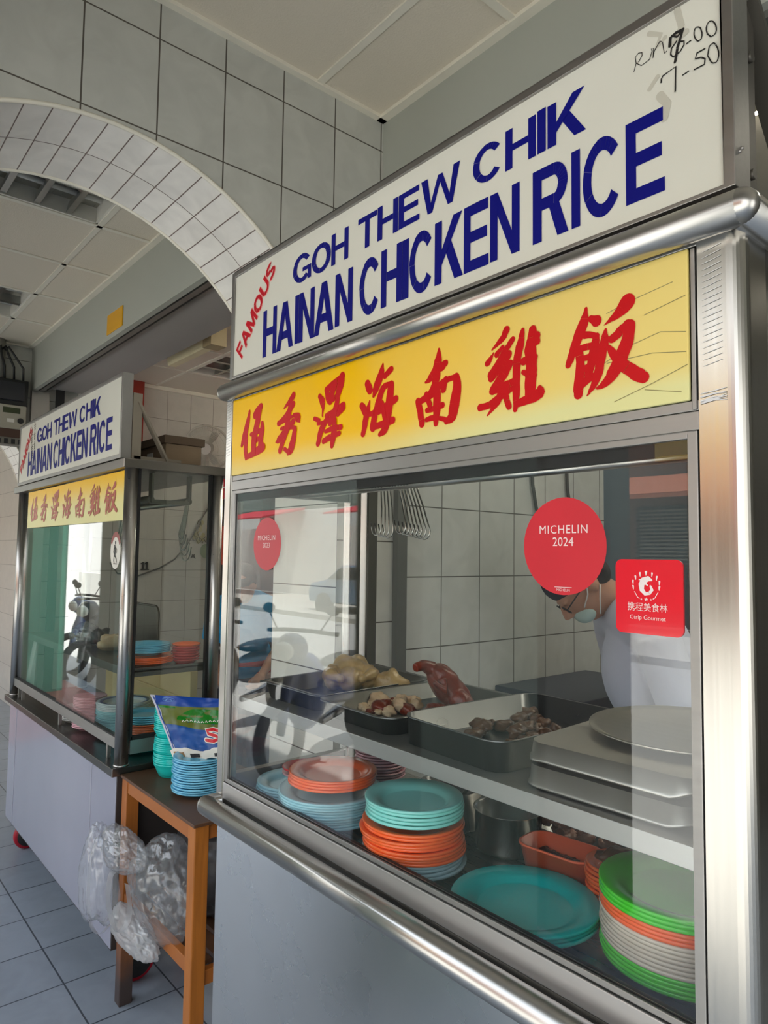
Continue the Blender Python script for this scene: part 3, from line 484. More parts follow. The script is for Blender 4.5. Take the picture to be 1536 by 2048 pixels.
HAND = [(0.00103,[(1.04,2.098),(1.043,2.107),(1.042,2.115),(1.046,2.118),(1.051,2.116),(1.051,2.112),(1.047,2.107),(1.043,2.107),(1.05,2.1),(1.061,2.102)]),(0.00103,[(1.061,2.102),(1.064,2.11),(1.063,2.114),(1.066,2.113),(1.065,2.101),(1.067,2.109),(1.074,2.117),(1.077,2.114),(1.079,2.099),(1.082,2.1)]),(0.00386,[(1.086,2.104),(1.087,2.114),(1.093,2.116),(1.102,2.115)]),(0.00335,[(1.102,2.115),(1.099,2.106),(1.095,2.096),(1.092,2.081)]),(0.00257,[(1.089,2.115),(1.095,2.11),(1.1,2.113)]),(0.0018,[(1.094,2.105),(1.088,2.1),(1.087,2.093),(1.09,2.088),(1.098,2.09),(1.103,2.096),(1.103,2.1),(1.099,2.102)]),(0.00154,[(1.106,2.095),(1.111,2.096)]),(0.00142,[(1.124,2.098),(1.124,2.094),(1.123,2.091),(1.121,2.09),(1.12,2.09),(1.118,2.092),(1.116,2.096),(1.115,2.1),(1.115,2.104),(1.116,2.107),(1.118,2.108),(1.12,2.107),(1.122,2.105),(1.123,2.102),(1.124,2.098)]),(0.00142,[(1.14,2.095),(1.14,2.091),(1.139,2.088),(1.137,2.087),(1.134,2.087),(1.132,2.09),(1.13,2.093),(1.129,2.097),(1.129,2.101),(1.13,2.104),(1.132,2.106),(1.135,2.105),(1.137,2.103),(1.139,2.099),(1.14,2.095)]),(0.0018,[(1.075,2.065),(1.075,2.069),(1.077,2.072),(1.093,2.075),(1.092,2.045)]),(0.00154,[(1.101,2.06),(1.108,2.061)]),(0.0018,[(1.127,2.077),(1.118,2.077),(1.116,2.071),(1.123,2.069),(1.127,2.065),(1.126,2.059),(1.115,2.059)]),(0.00142,[(1.142,2.065),(1.142,2.06),(1.141,2.056),(1.139,2.054),(1.136,2.055),(1.134,2.057),(1.132,2.062),(1.13,2.067),(1.131,2.073),(1.132,2.077),(1.134,2.078),(1.137,2.078),(1.139,2.075),(1.141,2.07),(1.142,2.065)])]


SX0, SX1, SZ0, SZ1 = 0.0287, 1.146, 1.910, 2.146      # white face of the main signboard
def sign_lettering(parent, fx, y, price):
    """the printed words of a signboard; fx maps main-sign (x, z) to the board in hand"""
    mb = MB()
    for ch, x0, x1, z0, z1 in GLYPHS:
        tv = 0.24 if z1 - z0 < 0.08 else 0.26
        if ch in 'GOC': tv = 0.22
        put_glyph(mb, ch, lambda u, v: (*fx(x0 + u * (x1 - x0), z0 + v * (z1 - z0)), y), tv=tv, th=0.165)
    mb.v = [(a, c, b) for (a, b, c) in mb.v]
    stagger(mb).build('lettering', M_blue, parent, label='bold dark blue capital lettering')
    p, q, r, s = [Vector(t) for t in FAM]
    for m_, grow, dy in ((M_pinkhalo, 0.0016, 0.0003), (M_red, 0.0, -0.0003)):
        mb = MB(); U = 0.0
        W_ = dict(F=.72, A=1, M=1.15, O=1.1, U=1, S=.95); tot = sum(W_[c] + .06 for c in 'FAMOUS')
        for c in 'FAMOUS':
            w_ = W_[c] / tot; u0 = U; U += (W_[c] + .06) / tot
            def fm(u, v):
                if grow: u = (u - .5) * 1.10 + .5; v = (v - .5) * 1.12 + .5
                uu = u0 + u * w_
                pt = (p.lerp(q, uu)).lerp(r.lerp(s, uu), v)
                return (*fx(pt.x, pt.y), y + dy)
            put_glyph(mb, c, fm, tv=0.24 + (0.07 if grow else 0), th=0.19 + (0.07 if grow else 0))
        mb.v = [(a, c, b) for (a, b, c) in mb.v]
        stagger(mb).build('lettering', m_, parent, label='slanted red lettering' if not grow else 'thin pink outline of the red lettering')

def brush_lettering(parent, fx, y, sc, m):
    mb = MB()
    for k, ch in enumerate(BRUSH):
        for j, st in enumerate(ch):
            pts = [(*fx(a / 1000, b / 1000), w / 1000 * sc * 1.10) for a, b, w in st]
            yy = y - 0.00004 * j
            ribbon(mb, pts, lambda a, b: (a, yy, b))
    stagger(mb).build('lettering', m, parent, label='red brush-written characters')

# ================================================================== main stall
ms = thing('food_stall', 'large stainless steel chicken rice stall with a glass display case, nearest', 'stall', (0.58, 0.2, 0))
b = MB(); b.box(0.0, 1.16, 0.004, 0.46, 0.10, 0.93); b.build('cabinet_body', M_satin, ms, 0.004)
for x in (0.06, 1.10):
    for y in (0.06, 0.40):
        w = MB(); w.cyl((x - 0.014, y, 0.05), (x + 0.014, y, 0.05), 0.05, n=24); w.build('caster', mat('red_wheel', (170, 24, 40), 0.4), ms)
b = MB(); b.box(0.0, 1.16, 0.0, 0.45, 0.93, 0.955); b.build('case_floor', M_steel, ms)
b = MB()
b.cyl((0.012, -0.028, 0.94), (1.185, -0.028, 0.94), 0.0215, n=28); b.ball((0.012, -0.028, 0.94), 0.0215, n=20, m=12); b.ball((1.185, -0.028, 0.94), 0.0215, n=20, m=12)
b.cyl((0.012, -0.028, 0.94), (0.012, 0.44, 0.94), 0.0215, n=28); b.cyl((1.185, -0.028, 0.94), (1.185, 0.44, 0.94), 0.0215, n=28)
b.build('bumper_rail', M_pipe, ms, label='polished stainless tube rail')
# lower apron, posts, mullions
b = MB(); b.box(0.03, 1.112, 0.0, 0.02, 0.955, 0.9905); b.build('apron', metal('apron_steel', (206, 204, 202), 0.45, (2, 60, 60), 0.1, bump=0), ms, 0.0015)
b = MB(); b.box(-0.002, 0.030, 0.0, 0.035, 0.955, 1.862); b.build('post', M_post, ms, 0.004)
b = MB(); b.prism([(1.1135, 0.0, 0.955)] + [(a, c, 0.955) for a, c in arc(1.145, 0.018, 0.018, 0.018, -90, 0, 8)] + [(1.163, 0.06, 0.955), (1.1135, 0.06, 0.955)], (0, 0, 0.903)); b.build('post', M_post, ms)
for y0 in (0.348, 0.405):
    b = MB(); b.box(-0.002, 0.032, y0, y0 + 0.036, 0.955, 1.86); b.build('post', M_post, ms, 0.004)
b = MB(); b.box(1.128, 1.162, 0.40, 0.44, 0.955, 1.86); b.build('post', M_post, ms, 0.004)
b = MB(); b.box(1.150, 1.159, 0.06, 0.40, 0.955, 1.86); b.build('side_panel', metal('side_steel', (150, 146, 138), 0.35, (1, 60, 1), 0.05, bump=0), ms)
b = MB(); b.box(0.03, 1.112, 0.003, 0.02, 1.855, 1.868); b.box(0.03, 1.112, 0.003, 0.02, 1.645, 1.6665); b.box(0.03, 1.112, 0.004, 0.012, 1.667, 1.679)
b.build('header_rail', M_alu, ms, 0.0012)
b = MB(); b.box(0.03, 1.113, 0.010, 0.02, 1.62, 1.87); b.box(0.03, 1.1135, 0.012, 0.02, 0.955, 1.0); b.box(1.1108, 1.1133, 0.006, 0.02, 0.955, 1.858); b.build('seal', M_rubber, ms)
b = MB(); b.box(1.105, 1.1105, 0.001, 0.012, 1.668, 1.853); b.build('sign_trim', M_alu, ms, 0.001)
# sash round the pane
sx0, sx1, sz0, sz1 = 0.033, 1.1105, 0.9925, 1.6445
b = MB(); b.box(sx0, 0.047, 0.002, 0.012, sz0, sz1); b.box(1.099, sx1, 0.002, 0.012, sz0, sz1); b.box(0.047, 1.099, 0.002, 0.012, sz0, 1.001); b.box(0.047, 1.099, 0.002, 0.012, 1.636, sz1)
b.build('window_sash', M_alu, ms, 0.0012)
b = MB(); b.box(0.047, 1.099, 0.006, 0.0075, 1.001, 1.0025); b.box(0.047, 0.0488, 0.006, 0.0075, 1.001, 1.636); b.build('seal', M_rubber, ms)
b = MB(); b.box(0.045, 1.101, 0.006, 0.010, 0.999, 1.638); pane = b.build('glass_pane', M_glass, ms)
b = MB(); b.box(0.008, 0.012, 0.036, 0.347, 1.0, 1.64); b.build('glass_pane', M_glass, ms)
b = MB(); b.box(0.0, 0.022, 0.036, 0.347, 0.955, 1.0); b.build('side_rail', M_alu, ms, 0.001)
b = MB(); b.box(0.0, 0.022, 0.036, 0.347, 1.64, 1.86); b.build('side_rail', M_alu, ms, 0.001)
# roof and its tube edge
b = MB(); b.box(0.0, 1.16, 0.02, 0.46, 1.862, 1.90); b.build('roof', metal('roof_steel', (120, 116, 110), 0.35), ms)
b = MB(); b.box(0.03, 1.13, 0.0135, 0.02, 1.665, 1.862); b.box(0.03, 1.12, 0.40, 0.44, 1.80, 1.862); b.build('header_back', M_steel, ms)
b = MB(); zc, yc, r_ = 1.8725, -0.014, 0.0195
b.cyl((0.018, yc, zc), (1.168, yc, zc), r_, n=32); b.ball((0.018, yc, zc), r_, n=24, m=14); b.ball((1.168, yc, zc), r_, n=24, m=14)
b.cyl((0.018, yc, zc), (0.018, 0.46, zc), r_, n=32); b.cyl((1.168, yc, zc), (1.168, 0.46, zc), r_, n=32)
b.build('edge_tube', M_pipe, ms, label='polished stainless tube edge')
# yellow panel
b = MB(); b.box(0.0305, 1.103, 0.0, 0.006, 1.679, 1.854); yp = b.build('yellow_panel', yellow_acrylic('yellow_acrylic', 0.03 - 0.58, 1.103 - 0.58, 1.679, 1.854, 0), ms, 0.002, label='sun-faded yellow acrylic panel')
brush_lettering(yp, lambda a, b: (a, b), -0.0006, 1.0, M_redbrush)
b = MB()
for pts in ([(1.085, 1.82), (1.03, 1.812), (1.0, 1.805)], [(1.10, 1.80), (1.05, 1.79)], [(1.10, 1.758), (1.07, 1.765), (1.03, 1.757), (0.99, 1.74)], [(1.10, 1.735), (1.06, 1.742), (1.0, 1.742)], [(1.102, 1.72), (1.06, 1.706), (1.01, 1.692)], [(1.094, 1.69), (1.05, 1.70)]):
    ribbon(b, [(x, z, 0.0009) for x, z in pts], lambda a, c: (a, -0.0003, c))
stagger(b).build('crack_marks', mat('crack_grey', (150, 140, 90), 0.6), yp)
# signboard
b = MB(); fx0, fx1, fz0, fz1 = 0.017, 1.1586, 1.9045, 2.158
b.box(fx0, SX0, -0.004, 0.036, fz0, fz1); b.box(SX1, fx1, -0.004, 0.036, fz0, fz1); b.box(SX0, SX1, -0.004, 0.036, fz0, SZ0); b.box(SX0, SX1, -0.004, 0.036, SZ1, fz1); b.box(SX0, SX1, 0.025, 0.036, SZ0, SZ1)
sb = b.build('signboard', M_alu, ms, 0.001)
b = MB(); b.box(SX0, SX1, 0.0, 0.024, SZ0, SZ1); b.build('sign_face', M_sign, sb, label='white acrylic sign face')
sign_lettering(sb, lambda a, b: (a, b), -0.0007, True)
b = MB()
for k, (w_, pts) in enumerate(HAND):
    ribbon(b, [(x, z, w_) for x, z in pts], lambda a, c: (a, -0.0006 - 0.00004 * k, c))
stagger(b).build('lettering', M_marker, sb, label='hand-written price in black marker')
b = MB()
for pts, w_ in (([(1.06, 2.135), (1.075, 2.125), (1.068, 2.11), (1.08, 2.118)], 0.006), ([(1.095, 2.143), (1.10, 2.12), (1.09, 2.105), (1.105, 2.11)], 0.008), ([(1.073, 2.05), (1.082, 2.035), (1.078, 2.02)], 0.010), ([(1.07, 2.075), (1.06, 2.065)], 0.006)):
    b = MB(); ribbon(b, [(x, z, w_) for x, z in pts], lambda a, c: (a, -0.0004, c)); stagger(b).build('smudge', M_smudge, sb)
for x_ in (0.06, 1.147):
    b = MB(); b.box(x_ - 0.004, x_ + 0.004, 0.038, 0.072, 1.90, 2.20); b.bar((x_, 0.055, 2.15), (x_, 0.26, 1.92), 0.008, 0.032, (1, 0, 0)); b.box(x_ - 0.004, x_ + 0.004, 0.06, 0.30, 1.90, 1.925)
    b.cyl((x_ + 0.003, 0.055, 2.08), (x_ + 0.009, 0.055, 2.08), 0.006, n=10); b.cyl((x_ + 0.003, 0.055, 1.94), (x_ + 0.009, 0.055, 1.94), 0.006, n=10)
    b.build('sign_bracket', M_bracket, ms)
b = MB()
for z_ in (1.945, 1.951): b.ball((1.1595, 0.006 + (z_ - 1.945), z_), 0.0022)
b.build('rivet', M_alu, ms)
# scratches left by old tape on the posts
b = MB(); rs = random.Random(3)
for i in range(20):
    z_ = 1.715 + i * 0.0068
    ribbon(b, [(1.119, z_ - 0.001, 0.0003), (1.128, z_ + 0.0006, 0.0007), (1.140, z_ + 0.003, 0.0005)], lambda a, c: (a, -0.0006, c))
    ribbon(b, [(0.003, z_ - 0.001 + 0.012, 0.0005), (0.020, z_ + 0.012 + 0.003, 0.0006)], lambda a, c: (a, -0.0006, c))
for i in range(9):
    z_ = 1.672 + rs.random() * 0.014
    ribbon(b, [(1.116, z_, 0.0008), (1.130, z_ + rs.uniform(-.001, .003), 0.0014), (1.144, z_ + rs.uniform(0, .004), 0.0005)], lambda a, c: (a, -0.0007, c))
stagger(b).build('glue_marks', mat('glue_white', (226, 226, 226), 0.7), ms)
# shelf and hook pipe
b = MB(); b.box(0.03, 1.128, 0.03, 0.41, 1.168, 1.176); b.box(0.03, 1.128, 0.022, 0.030, 1.155, 1.181); b.build('shelf', metal('shelf_steel', (200, 200, 198), 0.4), ms, 0.001)
b = MB(); b.cyl((0.012, 0.2, 1.647), (1.15, 0.2, 1.647), 0.0085, n=16); b.build('hanging_pipe', M_pipe, ms)
b = MB(); b.box(0.03, 1.12, 0.40, 0.41, 1.76, 1.86); b.build('back_rail', M_steel, ms)

# stickers on the pane
def oval_sticker(x, z, r, year, faded):
    mb = MB(); disc(mb, x, z, r, r, lambda a, c: (a, 0.0052, c), 48)
    st = mb.build('sticker', mat('red_sticker' + year, (206, 44, 56) if not faded else (188, 40, 52), 0.35), pane, label='round red restaurant guide sticker dated ' + year)
    return st
M_ink = mat('sticker_white', (236, 214, 210), 0.5)
def st_text(st, body, size, x, z, bold=0.0, xs=1.0, m=None, space=1.0):
    o = text_mesh('lettering', body, size, m or M_ink, None, (x, 0.0048, z), (1, 0, 0), (0, 0, 1), 'CENTER', bold, space, xs)
    o.parent = pane
    for v in o.data.vertices: v.co -= Vector(ms.location)
    return o
s1 = oval_sticker(0.931, 1.516, 0.0635, '2024', False)
st_text(s1, 'MICHELIN', 0.0155, 0.931, 1.5325, 0.0, 1.0, None, 1.12); st_text(s1, '2024', 0.0165, 0.931, 1.516, 0.0)
st_text(s1, 'MICHELIN', 0.0046, 0.931, 1.4575, 0.0)
mb = MB(); ribbon(mb, [(0.918, 1.4625, 0.0008), (0.944, 1.4625, 0.0008)], lambda a, c: (a, 0.0048, c)); mb.build('underline', M_ink, pane)
s2 = oval_sticker(0.188, 1.522, 0.056, '2023', True)
st_text(s2, 'MICHELIN', 0.0150, 0.186, 1.530, 0.0, 1.0, None, 1.1); st_text(s2, '2023', 0.0150, 0.186, 1.514, 0.0)
# square red sticker with a leaping dolphin emblem
def rrect(x0, x1, z0, z1, r, n=6):
    return arc(x1 - r, z1 - r, r, r, 0, 90, n) + arc(x0 + r, z1 - r, r, r, 90, 180, n) + arc(x0 + r, z0 + r, r, r, 180, 270, n) + arc(x1 - r, z0 + r, r, r, 270, 360, n)
mb = MB(); mb.prism([(a, 0.0056, c) for a, c in rrect(1.008, 1.0915, 1.413, 1.500, 0.008)], (0, -0.003, 0))
s3 = mb.build('sticker', mat('gloss_red_sticker', (232, 30, 48), 0.12, coat=0.5), pane, label='glossy square red gourmet award sticker')
mb = MB(); PL = lambda a, c: (a, 0.0022, c)
cx_, cz_ = 1.0475, 1.470
ribbon(mb, [(cx_ + 0.0070, cz_ + 0.0060, 0.0020), (cx_ + 0.0030, cz_ + 0.0078, 0.0062), (cx_ - 0.0030, cz_ + 0.0055, 0.0078), (cx_ - 0.0058, cz_ + 0.0005, 0.0074), (cx_ - 0.0052, cz_ - 0.0055, 0.0058), (cx_ - 0.0010, cz_ - 0.0100, 0.0044), (cx_ + 0.0040, cz_ - 0.0092, 0.0038), (cx_ + 0.0072, cz_ - 0.0050, 0.0042), (cx_ + 0.0056, cz_ - 0.0010, 0.0024)], PL)
ribbon(mb, [(cx_ - 0.0040, cz_ + 0.0062, 0.003), (cx_ - 0.0090, cz_ + 0.0062, 0.0006)], PL); ribbon(mb, [(cx_ - 0.001, cz_ + 0.0020, 0.003), (cx_ + 0.0025, cz_ - 0.0005, 0.0008)], PL)
for sgn in (-1, 1):
    for k in range(5):
        a = 150 - k * 26
        px, pz = cx_ + sgn * -0.0165 * math.cos(math.radians(a - 60)) , cz_ + 0.0135 * math.sin(math.radians(a - 60))
        ribbon(mb, [(px, pz - 0.0018, 0.0010), (px - sgn * 0.0004, pz + 0.0020, 0.0022)], PL)
    ribbon(mb, [(cx_ + sgn * 0.0145, cz_ - 0.0080, 0.0008), (cx_ + sgn * 0.0110, cz_ - 0.0140, 0.0008), (cx_ + sgn * 0.0085, cz_ - 0.0155, 0.0008)], PL)
for k, r_ in ((-1, 0.0014), (0, 0.0026), (1, 0.0014)):
    pts = []
    for i in range(10):
        rr = r_ if i % 2 == 0 else r_ * .42; a = PI / 2 + i * PI / 5; pts.append(PL(cx_ + k * 0.006 + rr * math.cos(a), cz_ - 0.0165 + rr * math.sin(a)))
    mb.add(pts + [PL(cx_ + k * 0.006, cz_ - 0.0165)], [(i, (i + 1) % 10, 10) for i in range(10)])
stagger(mb).build('emblem', mat('emblem_white', (240, 226, 224), 0.5), pane)
t3 = st_text(s3, '携程美食林', 0.0107, 1.0485, 1.4405, 0.0, 0.94); t4 = st_text(s3, 'Ctrip Gourmet', 0.0072, 1.0485, 1.4300, 0.0)
for t in (t3, t4):
    for v in t.data.vertices: v.co.y -= 0.0026

# ================================================================== stall on the left
M_lam = mat('lilac_laminate', (160, 160, 176), 0.18, var=0.05, scale=3, bump=0.05, bscale=14, coat=0.3)
M_dkside = mat('dark_brown_side', (62, 56, 54), 0.4)
M_edge = metal('dark_steel_edge', (120, 116, 112), 0.3)
ls = thing('food_stall', 'smaller food stall with lilac-grey front beyond the wooden table', 'stall', (-1.74, 0.3, 0))
b = MB(); b.box(-2.50, -0.968, 0.122, 0.50, 0.16, 0.735); b.build('cabinet_body', M_lam, ls, 0.003)
b = MB(); b.box(-0.9685, -0.962, 0.124, 0.50, 0.165, 0.735); b.box(-2.5, -0.968, 0.125, 0.50, 0.155, 0.165); b.build('side_panel', M_dkside, ls)
for x in (-2.36, -1.22):
    b = MB(); b.box(x - 0.003, x + 0.003, 0.1205, 0.123, 0.17, 0.72); b.build('seam_strip', mat('seam_grey', (178, 178, 190), 0.3), ls)
b = MB(); b.box(-2.535, -0.948, 0.10, 0.52, 0.737, 0.765); b.build('countertop', M_edge, ls, 0.002)
M_tyre = mat('red_tyre', (176, 22, 44), 0.4); M_hub = mat('dark_hub', (42, 42, 42), 0.5)
for x, y in ((-1.02, 0.235), (-2.44, 0.215), (-1.02, 0.44), (-2.44, 0.44)):
    w = MB(); w.lathe([(0.038, -0.018), (0.058, -0.018), (0.064, -0.011), (0.064, 0.011), (0.058, 0.018), (0.038, 0.018)], 30, (x, y, 0.064), R=Matrix.Rotation(PI / 2, 3, 'Y'))
    c = w.build('caster', M_tyre, ls)
    w = MB(); w.lathe([(0.0, -0.021), (0.046, -0.021), (0.050, -0.018), (0.050, 0.018), (0.046, 0.021), (0.0, 0.021)], 28, (x, y, 0.064), R=Matrix.Rotation(PI / 2, 3, 'Y')); w.build('hub', M_hub, c)
    w = MB(); w.box(x - 0.028, x - 0.023, y - 0.02, y + 0.03, 0.055, 0.15); w.box(x + 0.023, x + 0.028, y - 0.02, y + 0.03, 0.055, 0.15); w.box(x - 0.03, x + 0.03, y - 0.03, y + 0.045, 0.132, 0.158); w.build('caster_fork', M_hub, c)
for x, y in ((-0.971, 0.138), (-2.492, 0.138), (-0.971, 0.468), (-2.492, 0.468)):
    b = MB(); b.cyl((x, y, 0.765), (x, y, 1.80), 0.0235, n=28); b.cyl((x, y, 0.765), (x, y, 0.772), 0.026, n=28); b.build('post', M_pipe, ls)
b = MB(); b.box(-2.535, -0.946, 0.10, 0.535, 1.797, 1.83); b.build('roof', metal('roof_edge_steel', (150, 145, 138), 0.3), ls, 0.003)
b = MB(); b.box(-2.47, -0.995, 0.128, 0.150, 0.815, 0.853); b.build('sill_rail', M_alu, ls, 0.001)
b = MB(); b.box(-2.47, -0.995, 0.130, 0.148, 0.853, 0.8575); b.box(-0.982, -0.962, 0.165, 0.445, 0.848, 0.860); b.box(-0.980, -0.962, 0.160, 0.170, 0.85, 1.797); b.box(-0.980, -0.962, 0.436, 0.446, 0.85, 1.797); b.build('seal', M_rubber, ls)
b = MB()
b.box(-0.979, -0.964, 0.165, 0.445, 0.80, 0.848); b.build('sill_rail', M_alu, ls)
for x in (-2.40, -2.33, -1.7, -1.1):
    b = MB(); b.box(x - 0.006, x + 0.006, 0.133, 0.145, 0.765, 0.816); b.build('sill_foot', M_alu, ls)
b = MB(); b.box(-2.467, -1.72, 0.1385, 0.142, 0.857, 1.797); b.build('glass_pane', M_glass2, ls)
b = MB(); b.box(-1.75, -0.996, 0.132, 0.1355, 0.857, 1.797); gp2 = b.build('glass_pane', M_glass2, ls)
b = MB(); b.box(-0.972, -0.9695, 0.168, 0.440, 0.858, 1.797); b.build('glass_pane', M_glass2, ls)
b = MB(); b.box(-2.335, -0.9985, 0.124, 0.130, 1.614, 1.792); yp2 = b.build('yellow_panel', yellow_acrylic('yellow_acrylic_faded', -2.335, -0.9985, 1.614, 1.795, 1), ls, label='pale faded yellow panel')
fx2 = lambda a, c: (-2.335 + (a - 0.0305) / 1.0725 * 1.3365, 1.614 + (c - 1.679) / 0.175 * 0.178)
brush_lettering(yp2, fx2, 0.1232, 1.0, mat('red_brown_paint', (176, 74, 44), 0.35))
L0, L1, Z0, Z1 = -2.515, -1.030, 1.853, 2.138
b = MB(); b.box(-2.525, L0, 0.112, 0.150, 1.838, 2.150); b.box(L1, -1.018, 0.112, 0.150, 1.838, 2.150); b.box(L0, L1, 0.112, 0.150, 1.838, Z0); b.box(L0, L1, 0.112, 0.150, Z1, 2.150); b.box(L0, L1, 0.14, 0.15, Z0, Z1)
sb2 = b.build('signboard', M_alu, ls, 0.001)
b = MB(); b.box(L0, L1, 0.116, 0.138, Z0, Z1); b.build('sign_face', M_sign, sb2, label='white acrylic sign face')
sign_lettering(sb2, lambda a, c: (L0 + (a - SX0) / (SX1 - SX0) * (L1 - L0), Z0 + (c - SZ0) / (SZ1 - SZ0) * (Z1 - Z0)), 0.1152, False)
mb = MB()
for k, (dx, dz) in enumerate([(0, 0), (0.05, 0.02), (0.0, -0.04), (0.05, -0.025), (0.01, -0.085), (0.055, -0.075), (0.02, -0.12)]):
    for q in range(3):
        ribbon(mb, [(-2.30 + dx + 0.004 * q, 2.10 + dz - 0.011 * q, 0.005), (-2.275 + dx, 2.105 + dz - 0.011 * q, 0.005)], lambda a, c: (a, 0.1154, c))
    ribbon(mb, [(-2.288 + dx, 2.115 + dz, 0.005), (-2.29 + dx, 2.075 + dz, 0.005)], lambda a, c: (a, 0.1154, c))
stagger(mb).build('lettering', mat('faded_grey_print', (120, 116, 104), 0.6), sb2, label='faded small grey characters')
b = MB(); b.box(-1.024, -1.016, 0.152, 0.185, 1.832, 2.08); b.bar((-1.02, 0.170, 2.05), (-1.02, 0.285, 1.84), 0.008, 0.030, (1, 0, 0)); b.box(-1.024, -1.016, 0.16, 0.34, 1.830, 1.850); b.build('sign_bracket', mat('old_bracket', (142, 132, 116), 0.5), ls)
# shelf, hook frame inside
b = MB(); b.box(-2.45, -0.985, 0.16, 0.45, 1.075, 1.083); b.box(-2.45, -0.985, 0.155, 0.162, 1.060, 1.090); b.box(-0.992, -0.985, 0.16, 0.45, 1.060, 1.090); b.build('shelf', M_edge, ls, 0.001)
b = MB()
for y in (0.25, 0.40):
    b.box(-1.085, -1.055, y - 0.004, y + 0.004, 1.69, 1.80); b.cyl((-2.4, y, 1.70), (-1.07, y, 1.70), 0.014, n=12)
b.box(-1.085, -1.06, 0.25, 0.40, 1.685, 1.70); b.build('hook_frame', metal('dull_steel', (132, 130, 120), 0.4), ls)
# round white sticker on the left pane
mb = MB(); disc(mb, -1.085, 1.505, 0.052, 0.066, lambda a, c: (a, 0.1312, c), 40); st4 = mb.build('sticker', mat('white_sticker', (222, 218, 206), 0.5), gp2, label='white oval sticker with a red arc on top')
mb = MB()
o_ = arc(-1.085, 1.505, 0.054, 0.070, 25, 155, 18); i_ = arc(-1.085, 1.505, 0.040, 0.050, 25, 155, 18)
mb.add([(a, 0.1308, c) for a, c in o_ + i_], [(k, k + 1, 19 + k + 1, 19 + k) for k in range(18)]); mb.build('border', mat('dull_red', (150, 80, 72), 0.5), gp2)
mb = MB(); PS = lambda a, c: (a, 0.1308, c)
disc(mb, -1.086, 1.535, 0.006, 0.007, PS, 12)
for st in ([(-1.092, 1.522, .012), (-1.088, 1.505, .016), (-1.090, 1.488, .012)], [(-1.098, 1.515, .004), (-1.104, 1.500, .004), (-1.092, 1.492, .005)], [(-1.080, 1.516, .004), (-1.070, 1.510, .004), (-1.072, 1.498, .004)], [(-1.094, 1.486, .006), (-1.100, 1.470, .005), (-1.094, 1.462, .006)], [(-1.084, 1.486, .006), (-1.074, 1.476, .008), (-1.070, 1.464, .005)], [(-1.100, 1.458, .003), (-1.066, 1.458, .003)]):
    ribbon(mb, st, PS)
stagger(mb).build('print', mat('sticker_ink', (52, 52, 46), 0.6), gp2)
# ================================================================== plates and bowls, each an object of its own
ORD = 'topmost second third fourth fifth sixth seventh eighth ninth tenth eleventh twelfth thirteenth fourteenth fifteenth sixteenth seventeenth eighteenth nineteenth twentieth'.split() + ['twenty-' + w for w in 'first second third fourth fifth sixth seventh eighth ninth'.split()]
PCOL = {'pale blue': (160, 214, 226), 'sky-blue': (112, 190, 222), 'orange': (255, 108, 46), 'aqua': (146, 228, 220), 'teal': (0, 186, 184), 'green': (74, 214, 46),
        'beige': (222, 212, 196), 'pink': (226, 176, 186), 'red': (208, 52, 58), 'turquoise': (28, 196, 188), 'grey-blue': (166, 194, 202), 'white': (226, 226, 222), 'blue-rimmed': (214, 220, 226)}
PMAT = {k: mat('melamine_' + k.replace(' ', '_').replace('-', '_'), v, 0.22, var=0.03, coat=0.25) for k, v in PCOL.items()}
MESHES = {}
def dish_mesh(kind, R, col):
    key = (kind, round(R, 4), col)
    if key in MESHES: return MESHES[key]
    m = MB()
    if kind == 'plate':
        P = [(0, .004), (.52, .003), (.56, .0), (.60, .0), (.63, .004), (.80, .0085), (.985, .0125), (1.0, .0130), (1.0, .0168), (.985, .0178), (.80, .0132), (.72, .0110), (.67, .0060), (.62, .0052), (0, .0050)]
    elif kind == 'bowl':
        P = [(0, .004), (.62, .003), (.66, .0), (.72, .0), (.76, .004), (.90, .024), (.97, .036), (1.0, .0375), (1.0, .0415), (.965, .0425), (.86, .026), (.70, .008), (0, .006)]
    elif kind == 'saucer':
        P = [(0, .003), (.55, .003), (.6, .0), (.66, .0), (.70, .004), (.97, .0135), (1.0, .0140), (1.0, .0172), (.97, .0178), (.70, .008), (.55, .006), (0, .006)]
    m.lathe([(r * R, z) for r, z in P], 48)
    o = m.build('tmp', PMAT[col]); me = o.data; bpy.data.objects.remove(o); MESHES[key] = me; return me
def stack(noun, cols, c, z0, R, pitch, where, group, kind='plate', cat='plate', sy=1.0, jit=0.002, drift=(0, 0), tilt=None):
    """cols from the bottom up; returns the height of the top rim"""
    rs = random.Random(int(c[0] * 1000) + len(cols)); n = len(cols)
    per = {}
    for i, col in enumerate(cols):
        k = n - 1 - i
        nm = {'plate': 'dinner_plate', 'bowl': 'bowl', 'saucer': 'saucer'}[kind]
        o = bpy.data.objects.new(nm, dish_mesh(kind, R, col)); COL.objects.link(o)
        o.location = (c[0] + rs.uniform(-jit, jit) + drift[0] * i, c[1] + rs.uniform(-jit, jit) + drift[1] * i, z0 + pitch * i)
        o.rotation_euler = (tilt[0] if tilt else 0, tilt[1] if tilt else 0, rs.uniform(0, 6)); o.scale = (1, sy, 1)
        if n == 1: lab = f'{col} {noun} {where}'
        elif k == n - 1 and n > 2: lab = f'lowest {col} {noun} {where}'
        else: lab = f'{ORD[k]} {noun}, {col}, counted down {where}' if k else f'topmost {col} {noun} {where}'
        tag(o, lab, cat, group)
    return z0 + pitch * (n - 1) + 0.018
CF = 0.955
